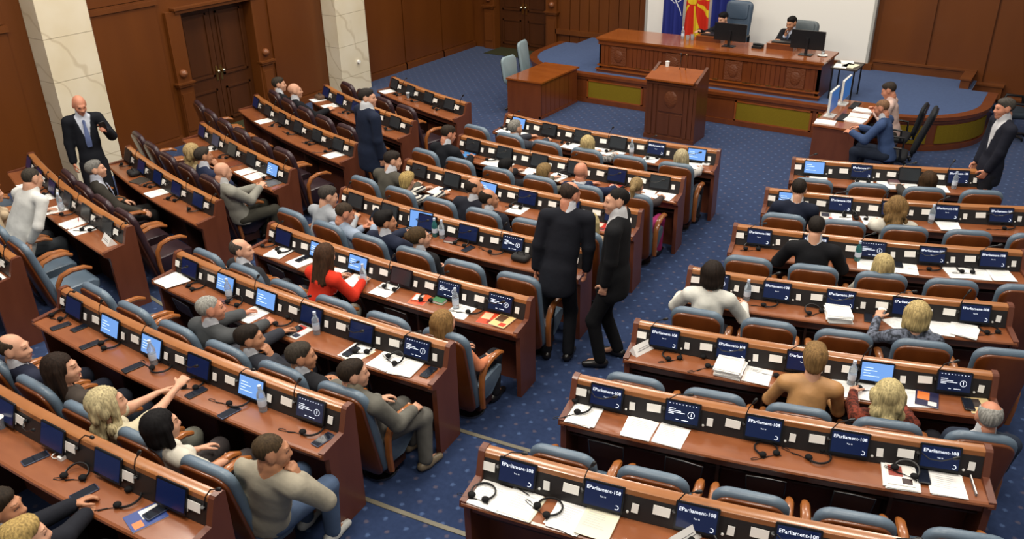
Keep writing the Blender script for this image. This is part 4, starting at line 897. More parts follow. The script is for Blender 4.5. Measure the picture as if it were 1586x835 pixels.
def desktop_monitor(label, P, rz, w_, h_, lit=False, thick=.03, group=None, case=None):
    m = thing('desktop_monitor', label, 'monitor', P, rz, group)
    MB().loft([[(x, y, z) for x, z in rrect(w_ / 2, h_ / 2, .01, 3, 0, .10 + h_ / 2)] for y in (-thick / 2, thick / 2)]).build('casing', case or MONB, m)
    MB().box((-w_ / 2 + .012, -thick / 2 - .002, .112), (w_ / 2 - .012, -thick / 2 + .002, .088 + h_)).build('screen', (mat('office_screen_blue', (30, 60, 100), .3, .5, emit=((44, 96, 160), .6)) if lit else SCR['U']), m)
    MB().box((-.025, thick / 2, .02), (.025, thick / 2 + .03, .10 + h_ * .6)).build('stand', case or MONB, m)
    MB().box((-.11, -.06, 0), (.11, .10, .015)).build('base', case or MONB, m)
    return m
desktop_monitor('black computer monitor in front of the woman on the rostrum', (.05, .72, ZT), PI, .60, .31, group='rostrum monitors')
desktop_monitor('black computer monitor in front of the man on the rostrum', (1.45, .72, ZT), PI, .58, .32, group='rostrum monitors')
for x, who in ((-.42, 'woman'), (.93, 'man')):
    q = thing('desk_console', 'low wooden box console on the rostrum before the %s' % who, 'console', (x, 1.0, ZT), 0, 'rostrum consoles')
    MB().box((-.24, -.12, 0), (.24, .12, .09)).build('box', W_ROS, q); MB().box((-.25, -.13, .09), (.25, .13, .10)).build('lid', W_ROST, q)
    MB().box((-.18, -.06, .10), (.18, .08, .125)).build('document_holder', BLACK, q)
def bottle_mesh(parent, teal=False, s=1.):
    g = mat('teal_plastic', (60, 130, 130), .15, .5, trans=.5) if teal else mat('clear_plastic', (210, 222, 232), .08, .5, trans=.75)
    MB().lathe([(.001, 0), (.030*s, .0), (.032*s, .01), (.032*s, .13*s), (.030*s, .15*s), (.014*s, .185*s), (.013*s, .20*s)], 14).build('bottle_body', g, parent, True)
    MB().lathe([(.0325*s, .05*s), (.0328*s, .052*s), (.0328*s, .10*s), (.0325*s, .102*s)], 14).build('wrapper', mat('bottle_label', (196, 206, 220), .5, .3), parent, True)
    MB().lathe([(.0145*s, .198*s), (.0145*s, .222*s), (.001, .223*s)], 12).build('cap', mat('bottle_cap', (190, 205, 225), .4, .4), parent, True)
b = thing('water_bottle', 'small water bottle on the rostrum near the flags', 'bottle', (-.95, .93, ZT)); bottle_mesh(b)
for k, (x, y) in enumerate(((-.82, .86), (-.74, .90), (-.78, .98))):
    g = thing('drinking_glass', ['clear drinking glass left of its group by the rostrum bottle', 'clear drinking glass right of its group by the rostrum bottle', 'clear drinking glass farthest back by the rostrum bottle'][k], 'glass', (x, y, ZT), 0, 'glasses beside the rostrum bottle')
    MB().lathe([(.001, 0), (.028, 0), (.034, .09), (.031, .09), (.026, .008), (.001, .008)], 14).build('tumbler', mat('clear_glass', (225, 232, 236), .05, .5, trans=.8), g, True)
p = thing('desk_telephone', 'black desk telephone between the two rostrum monitors', 'telephone', (.54, .85, ZT)); MB().box((-.09, -.08, 0), (.09, .08, .04)).build('phone_base', BLACK, p); MB().tube([(-.1, .03, .055), (0, .03, .06), (.1, .03, .055)], .02, 8).build('handset', BLACK, p, True)
p = thing('glass_tray', 'white saucer with a water glass at the rostrum right end', 'tray', (1.72, .78, ZT)); MB().lathe([(.001, 0), (.05, 0), (.09, .012), (.09, .016), (.001, .008)], 16).build('saucer', PAPER, p, True); MB().lathe([(.001, .012), (.026, .012), (.032, .10), (.028, .10), (.001, .02)], 14).build('tumbler', mat('clear_glass', (225, 232, 236)), p, True)
# ---- presiding chairs
def big_chair(label, P, rz, hgt, m):
    c_ = thing('executive_chair', label, 'chair', P, rz)
    B = Matrix.Translation((0, -.20, .42)) @ Matrix.Rotation(PI/2 + .12, 4, 'X')
    q = MB(); slab(q, rrect(.27, hgt / 2, .11, 6, 0, hgt / 2, .92), .10, .04, B); q.build('backrest', m, c_, True)
    q = MB(); slab(q, rrect(.20, hgt * .19, .06, 5, 0, hgt * .78, .95), .03, .014, B @ Matrix.Translation((0, 0, -.02))); q.build('headrest', m, c_, True)
    q = MB(); slab(q, rrect(.26, .25, .08, 5, 0, 0), .11, .04, Matrix.Translation((0, .05, .38))); q.build('seat', m, c_, True)
    for s in (-1, 1): q = MB(); q.tube([(s*.28, -.18, .50), (s*.29, -.15, .64), (s*.29, .10, .66), (s*.28, .16, .48)], .025, 8); q.build('arm', BLACK, c_, True)
    MB().lathe([(.03, .06), (.03, .38)], 10).build('column', METAL, c_)
    for k in range(5):
        a = 2 * PI * k / 5; MB().tube([(0, 0, .07), (.26 * math.cos(a), .26 * math.sin(a), .05)], [.025, .018], 6).tube([(.26 * math.cos(a), .26 * math.sin(a), .025), (.27 * math.cos(a), .27 * math.sin(a), .025)], .025, 8).build('foot', BLACK, c_)
    return c_
EXB = mat('slate_blue_leather', (62, 78, 96), .4, .5, bump=(40, .15))
big_chair('tall slate-blue executive chair behind the presiding woman', (-.27, 1.72, PZ), PI, .84, EXB)
big_chair('grey leather executive chair behind the man on the rostrum', (1.02, 1.74, PZ), PI, .58, mat('grey_leather', (86, 94, 98), .45, .5))
# ---- flags
def flag(label, xc, w_, z0, z1, y, m, seed):
    f = thing('hanging_flag', label, 'flag', (xc, y, PZ))
    q = MB(); nx, nz = 28, 14; vs = []; fs = []
    for side in (0, 1):
        for k in range(nz + 1):
            tz = k / nz; z = z0 + (z1 - z0) * tz
            for i in range(nx + 1):
                u = i / nx; gather = 1 - .10 * math.sin(PI * tz) * (seed % 3 - .5)
                vs.append(((u - .5) * w_ * gather, .045 * math.sin(u * PI * 5 + seed + tz * 1.1) * (1.15 - .3 * tz) + side * .006, z - PZ))
    N = (nx + 1) * (nz + 1)
    for k in range(nz):
        for i in range(nx):
            a = k * (nx + 1) + i; fs += [(a, a + 1, a + nx + 2, a + nx + 1), (N + a, N + a + nx + 1, N + a + nx + 2, N + a + 1)]
    q.add(vs, fs); q.build('cloth', m, f, True)
    MB().tube([(0, .05, .0), (0, .05, z1 + .12 - PZ)], .014, 8).build('pole', BRASS, f, True)
    MB().lathe([(.15, 0), (.15, .02), (.03, .05)], 16, (0, .05, 0)).build('base', BRASS, f, True)
    return f
def flag_sun():
    m = mat('flag_red_sun', (200, 40, 28), .8, .2); nt = m.node_tree; b = nt.nodes['Principled BSDF']; tc = nt.nodes.new('ShaderNodeTexCoord'); sp = nt.nodes.new('ShaderNodeSeparateXYZ'); nt.links.new(tc.outputs['Object'], sp.inputs[0])
    def mth(op, a, b_=None):
        n = nt.nodes.new('ShaderNodeMath'); n.operation = op
        for i, v in enumerate((a, b_)):
            if v is None: continue
            if isinstance(v, (int, float)): n.inputs[i].default_value = v
            else: nt.links.new(v, n.inputs[i])
        return n.outputs[0]
    x = mth('ADD', sp.outputs['X'], .12 - .02); z = mth('SUBTRACT', sp.outputs['Z'], 1.70 - PZ)
    r = mth('SQRT', mth('ADD', mth('MULTIPLY', x, x), mth('MULTIPLY', z, z)))
    ang = mth('ADD', mth('ARCTAN2', x, z), PI / 8 + .18)      # eight rays
    fr = mth('FRACT', mth('DIVIDE', mth('ADD', ang, 8 * PI), PI / 4))
    d = mth('ABSOLUTE', mth('SUBTRACT', fr, .5))
    rays = mth('MULTIPLY', mth('LESS_THAN', d, .17), mth('GREATER_THAN', r, .125))
    sun = mth('MAXIMUM', rays, mth('LESS_THAN', r, .10))
    mx = nt.nodes.new('ShaderNodeMix'); mx.data_type = 'RGBA'; mx.inputs[6].default_value = lin((196, 44, 26)); mx.inputs[7].default_value = lin((216, 186, 40)); nt.links.new(sun, mx.inputs[0]); nt.links.new(mx.outputs[2], b.inputs['Base Color']); return m
def flag_star():
    m = mat('flag_navy_compass', (36, 44, 110), .8, .2); nt = m.node_tree; b = nt.nodes['Principled BSDF']; tc = nt.nodes.new('ShaderNodeTexCoord'); sp = nt.nodes.new('ShaderNodeSeparateXYZ'); nt.links.new(tc.outputs['Object'], sp.inputs[0])
    def mth(op, a, b_=None):
        n = nt.nodes.new('ShaderNodeMath'); n.operation = op
        for i, v in enumerate((a, b_)):
            if v is None: continue
            if isinstance(v, (int, float)): n.inputs[i].default_value = v
            else: nt.links.new(v, n.inputs[i])
        return n.outputs[0]
    x = mth('SUBTRACT', sp.outputs['X'], .03); z = mth('SUBTRACT', sp.outputs['Z'], 1.74 - PZ)
    xr = mth('ADD', mth('MULTIPLY', x, .94), mth('MULTIPLY', z, .34)); zr_ = mth('SUBTRACT', mth('MULTIPLY', z, .94), mth('MULTIPLY', x, .34))
    r = mth('SQRT', mth('ADD', mth('MULTIPLY', x, x), mth('MULTIPLY', z, z)))
    ringm = mth('MULTIPLY', mth('LESS_THAN', mth('ABSOLUTE', mth('SUBTRACT', r, .135)), .011), mth('GREATER_THAN', mth('ABSOLUTE', xr), .02))
    line = mth('MULTIPLY', mth('LESS_THAN', mth('ABSOLUTE', xr), .009), mth('LESS_THAN', r, .42))
    line2 = mth('MULTIPLY', mth('LESS_THAN', mth('ABSOLUTE', zr_), .009), mth('LESS_THAN', r, .30))
    st = mth('LESS_THAN', mth('MULTIPLY', mth('ABSOLUTE', xr), mth('ABSOLUTE', zr_)), .0007); st = mth('MULTIPLY', st, mth('LESS_THAN', r, .10))
    s_ = mth('MAXIMUM', mth('MAXIMUM', ringm, line), mth('MAXIMUM', line2, st))
    mx = nt.nodes.new('ShaderNodeMix'); mx.data_type = 'RGBA'; mx.inputs[6].default_value = lin((40, 48, 122)); mx.inputs[7].default_value = lin((214, 216, 226)); nt.links.new(s_, mx.inputs[0]); nt.links.new(mx.outputs[2], b.inputs['Base Color']); return m
flag('dark blue flag with a white compass emblem behind the rostrum', -1.80, .50, .80, 2.5, 2.40, flag_star(), 1)
flag('red flag with a yellow rayed sun behind the rostrum', -1.25, .60, .76, 2.5, 2.34, flag_sun(), 2)
flag('plain dark blue flag beside the tall chair behind the rostrum', -.74, .46, .80, 2.5, 2.42, mat('flag_royal_blue', (38, 46, 118), .8, .2), 4)
# ---- folding side table
t = thing('side_table', 'small dark side table with papers at the rostrum right end', 'table', (2.16, .80, PZ))
MB().box((-.22, -.30, .52), (.22, .30, .545)).build('tabletop', mat('dark_table_top', (54, 46, 42), .4, .4), t)
for sx in (-1, 1):
    for sy in (-1, 1): MB().tube([(sx*.18, sy*.26, 0), (sx*.18, sy*.26, .52)], .014, 8).build('leg', BLACK, t)
for k, (dx, dy, rz, m_) in enumerate(((-.08, -.14, .1, 'white_paper'), (.06, -.05, -.2, 'cream_paper'), (-.04, .14, .3, 'white_paper'))):
    o = MB().box((-.105, -.148, 0), (.105, .148, .012)).build('paper_stack', MATS[m_], None, loc=(2.16 + dx, .80 + dy, PZ + .546)); o.rotation_euler = (0, 0, rz)
    tag(o, ['white papers on the front of the rostrum side table', 'cream papers in the middle of the rostrum side table', 'white papers at the back of the rostrum side table'][k], 'papers', 'papers on the side table')
# ---- lectern
t = thing('lectern', 'panelled dark wooden speaker lectern in front of the rostrum', 'lectern', (-.13, -1.17, 0))
hw = .43
MB().box((-hw, -.24, .06), (hw, -.20, 1.03)).build('front_panel', W_LEC, t)
for s in (-1, 1):
    MB().prism([(-.25, 0), (.26, 0), (.26, 1.20), (.20, 1.22), (-.25, 1.04)], 'x', s * hw - .025, s * hw + .025).build('side_panel', W_LEC, t)
MB().prism([(-.31, 1.02), (.16, 1.145), (.16, 1.175), (-.31, 1.05)], 'x', -hw - .03, hw - .03).build('slanted_top', W_ROST, t)
MB().box((-hw - .03, -.27, 0), (hw + .03, -.20, .07)).build('plinth', W_LEC, t)
MB().box((-hw - .02, -.265, .96), (hw + .02, -.22, 1.0)).build('moulding', W_LEC, t)
for x0, x1 in ((-.40, -.34), (-.31, -.25), (.25, .31), (.34, .40)): MB().box((x0, -.258, .08), (x1, -.235, .95)).build('flute', W_LEC, t)
for x0, x1 in ((-.22, -.015), (.015, .22)):
    f = MB().box((x0, -.252, .10), (x1, -.235, .46)).build('panel', W_LEC, t)
f = MB().box((-.22, -.252, .50), (.22, -.235, .92)).build('panel', W_LEC, t)
q = MB(); q.ell((0, -.25, .72), (.12, .022, .15)); q.build('carved_crest', mat('crest_wood', (98, 52, 26), .45, .4, bump=(30, 1.0)), f, True)
MB().tube([(.08, .10, 1.15), (.12, .02, 1.30), (.15, -.06, 1.42)], .006, 6).tube([(.15, -.06, 1.42), (.165, -.10, 1.47)], .012, 8).build('microphone', mat('bronze_stalk', (120, 92, 60), .4, .5, metal=.6), t)
MB().tube([(-.02, .10, 1.15), (.02, .02, 1.30), (.06, -.06, 1.42)], .006, 6).tube([(.06, -.06, 1.42), (.07, -.10, 1.47)], .012, 8).build('microphone', BLACK, t)
c_ = thing('paper_cup', 'white cup standing on the lectern top', 'cup', (-.40, -1.02, 1.165)); MB().lathe([(.001, 0), (.03, 0), (.036, .08), (.033, .08), (.028, .006), (.001, .006)], 14).build('cup_wall', PAPER, c_, True); MB().lathe([(.038, .075), (.038, .09), (.001, .092)], 14).build('lid', PAPER, c_, True)
# ---- side desk with two swivel chairs
t = thing('side_desk', 'reddish wooden desk standing against the platform left of the lectern', 'desk', (-3.03, -.75, 0))
MB().box((-.38, -.74, .67), (.40, .68, .70)).build('tabletop', W_ROST, t)
MB().box((-.36, -.72, 0), (.37, -.69, .67)).build('end_panel', W_ROS, t)
for k in range(8): MB().box((.35, -.70 + k * .17, .05), (.37, -.70 + k * .17 + .16, .66)).build('board', W_ROS, t)
MB().box((.34, -.70, 0), (.352, .66, .67)).build('front_panel', W_DARK, t)
MB().box((.33, -.72, 0), (.385, .66, .05)).build('plinth', W_ROS, t)
LG = mat('light_grey_leather', (128, 146, 152), .45, .5, bump=(40, .12))
def swivel(label, P, rz, m, hgt=.5, rec=.14):
    c_ = thing('swivel_chair', label, 'chair', P, rz, 'swivel chairs')
    B = Matrix.Translation((0, -.20, .50)) @ Matrix.Rotation(PI/2 + rec, 4, 'X')
    q = MB(); slab(q, rrect(.22, hgt / 2, .10, 6, 0, hgt / 2, .9), .06, .025, B); q.build('backrest', m, c_, True)
    q = MB(); slab(q, rrect(.20, hgt / 2 - .02, .09, 6, 0, hgt / 2, .9), .02, .008, B @ Matrix.Translation((0, 0, .055))); q.build('back_cover', BLACK, c_, True)
    q = MB(); slab(q, rrect(.23, .22, .08, 5, 0, 0), .09, .035, Matrix.Translation((0, .03, .38))); q.build('seat', m, c_, True)
    MB().tube([(0, -.1, .40), (0, -.24, .42), (0, -.255, .62)], .022, 6).build('back_bracket', BLACK, c_, True)
    for s in (-1, 1): q = MB(); q.tube([(s*.25, -.10, .42), (s*.27, -.09, .60), (s*.27, .12, .61)], .018, 8); q.build('arm', BLACK, c_, True)
    MB().lathe([(.028, .06), (.028, .38)], 10).build('column', BLACK, c_)
    for k in range(5):
        a = 2 * PI * k / 5 + .3; MB().tube([(0, 0, .08), (.27 * math.cos(a), .27 * math.sin(a), .06)], [.026, .018], 6).ell((.28 * math.cos(a), .28 * math.sin(a), .028), (.028, .028, .028), 8, 6).build('foot', BLACK, c_)
    return c_
swivel('light grey swivel chair behind the near end of the side desk', (-3.30, -1.15, 0), -PI/2 - .1, LG, .52)
swivel('light grey swivel chair behind the far end of the side desk', (-3.42, -.36, 0), -PI/2 + .15, LG, .66)
# ---- clerks table
t = thing('clerks_table', 'wooden clerks table right of the rostrum', 'table', (2.62, -.78, 0))
MB().box((-.34, -.82, .69), (.36, .80, .72)).build('tabletop', W_ROST, t)
MB().box((-.32, -.80, 0), (.30, -.76, .69)).build('end_panel', W_BODY, t); MB().box((-.32, .74, 0), (.30, .78, .69)).build('end_panel', W_BODY, t)
MB().box((-.32, -.76, .05), (-.28, .74, .69)).build('front_panel', W_BODY, t)
WHM = mat('white_monitor_plastic', (206, 206, 204), .4, .4)
desktop_monitor('computer monitor at the near end of the clerks table', (2.42, -1.05, .72), PI/2, .48, .34, True, .035, 'clerks monitors', WHM)
desktop_monitor('computer monitor at the far end of the clerks table', (2.42, -.28, .72), PI/2, .48, .34, True, .035, 'clerks monitors', WHM)
for k, (y, who) in enumerate(((-1.05, 'near'), (-.30, 'far'))):
    q = thing('keyboard', 'black keyboard below the %s clerks monitor' % who, 'keyboard', (2.60, y, .72), PI/2); MB().box((-.2, -.06, 0), (.2, .06, .015)).build('key_tray', BLACK, q)
    for a in range(4): MB().box((-.19, -.05 + a * .026, .015), (.19, -.03 + a * .026, .02)).build('key_row', mat('key_grey', (40, 40, 42), .5, .4), q)
for k, (x, y, rz) in enumerate(((2.44, -1.45, .1), (2.80, -1.12, -.1), (2.80, -.86, .06), (2.79, -.52, -.05))):
    o = MB().box((-.11, -.15, 0), (.11, .15, .02)).build('paper_stack', PAPER, None, loc=(x, y, .7205)); o.rotation_euler = (0, 0, rz + PI/2); tag(o, 'white paper stack, %s from the near end of the clerks table' % ORD[k], 'papers', 'papers on the clerks table')
BLKL = mat('black_mesh_fabric', (24, 26, 30), .7, .3)
swivel('black high-back office chair behind the clerk in blue suit', (3.50, -1.52, 0), PI/2 + .1, BLKL, .72, .30)
swivel('black office chair behind the clerk in pink shirt', (3.36, -.62, 0), PI/2, BLKL, .5, .2)
c_ = big_chair('dark visitor chair beside the curved platform end at the right', (4.78, 1.65, 0), PI * .6, .5, mat('dark_teal_fabric', (34, 44, 54), .7, .3))
# ================================================================== THINGS ON THE DESKS
def headset_proto(var):
    t = thing('headset', 'x', 'headphones')
    r = .078
    def arc(a0, a1, zf, sy=1.0): return [(r * math.cos(a), r * sy * math.sin(a), zf(a)) for a in [math.radians(a0 + (a1 - a0) * k / 18) for k in range(19)]]
    if var == 0:      # lying flat
        pts = arc(-40, 220, lambda a: .014); ears = [((.050, -.062, .018), 0), ((-.050, -.062, .018), 0)]
    elif var == 1:    # half raised
        pts = arc(-20, 200, lambda a: .016 + .030 * max(0, math.sin(a)), .85); ears = [((.066, -.036, .020), 0), ((-.066, -.036, .020), 0)]
    else:             # turned on its side, cups together
        pts = arc(-130, 110, lambda a: .016 + .008 * math.cos(a)); ears = [((-.045, -.058, .020), 0), ((-.022, .078, .022), 0)]
    q = MB(); q.tube(pts, .0065, 6, 1.3); q.build('headband', BLACK, t, True)
    for c, _ in ears:
        q = MB(); q.ell(c, (.027, .025, .018), 12, 8); q.build('ear_cushion', mat('foam_black', (22, 21, 22), .85, .2), t, True)
    e = ears[0][0]; cp = [(e[0], e[1], .012)] + [(e[0] + .05 * math.sin(k * .9) - .012 * k, e[1] - .018 - .012 * math.cos(k * 1.1), .004) for k in range(1, 16)]
    q = MB(); q.tube(cp, .0024, 5); q.build('cable', BLACK, t)
    return t
HS = [headset_proto(v) for v in range(3)]; HS_USED = set()
def phone_proto(m, name):
    t = thing('smartphone', 'x', 'phone')
    q = MB(); slab(q, rrect(.039, .082, .010, 4), .009, .002, Matrix.Identity(4)); q.build('case', m, t, True)
    MB().box((-.035, -.076, .009), (.035, .076, .0096)).build('display', mat('phone_glass', (26, 30, 40), .08, .6), t)
    return t
PH = [phone_proto(BLACK, 'black'), phone_proto(mat('phone_blue_case', (52, 62, 88), .35, .5), 'blue')]; PH_USED = set()
BT = {}
def paper_thing(P, rz, n, w_, d_, th, cream=False, cover=None):
    t = thing('paper_stack', 'x', 'papers', P, rz); z = 0
    rd = random.Random(int(P.x * 1000) + int(P.y * 777))
    for k in range(n):
        q = MB().box((-w_/2, -d_/2, 0), (w_/2, d_/2, th)); o = q.build('sheet', CREAM if (cream and k % 2 == 0) else PAPER, t, loc=(rd.uniform(-.012, .012) * (n > 1), rd.uniform(-.008, .008) * (n > 1), z)); o.rotation_euler = (0, 0, rd.uniform(-.10, .10) * (n > 1)); z += th
    if cover is None:
        q = MB()
        for k in range(7): q.box((-w_ * .36, d_ * (.34 - .085 * k), z), (w_ * rd.uniform(.05, .34), d_ * (.34 - .085 * k) + .004, z + .0003))
        q.build('printed_lines', mat('faint_print', (176, 176, 178), .7, .2), t)
    if cover:
        q = MB().box((-w_/2, -d_/2, z), (w_/2, d_/2, z + .002)).build('cover', mat('cover_%d_%d_%d' % cover[0], cover[0], .35, .4), t)
        a, b = cover[1], cover[2]
        MB().box((-w_ * .42, -d_ * .1, z + .002), (w_ * .1, d_ * .42, z + .0026)).build('picture', mat('cover_%d_%d_%d' % a, a, .35, .4), t)
        MB().box((w_ * .05, -d_ * .42, z + .002), (w_ * .42, -d_ * .15, z + .0028)).build('picture', mat('cover_%d_%d_%d' % b, b, .35, .4), t)
    return t
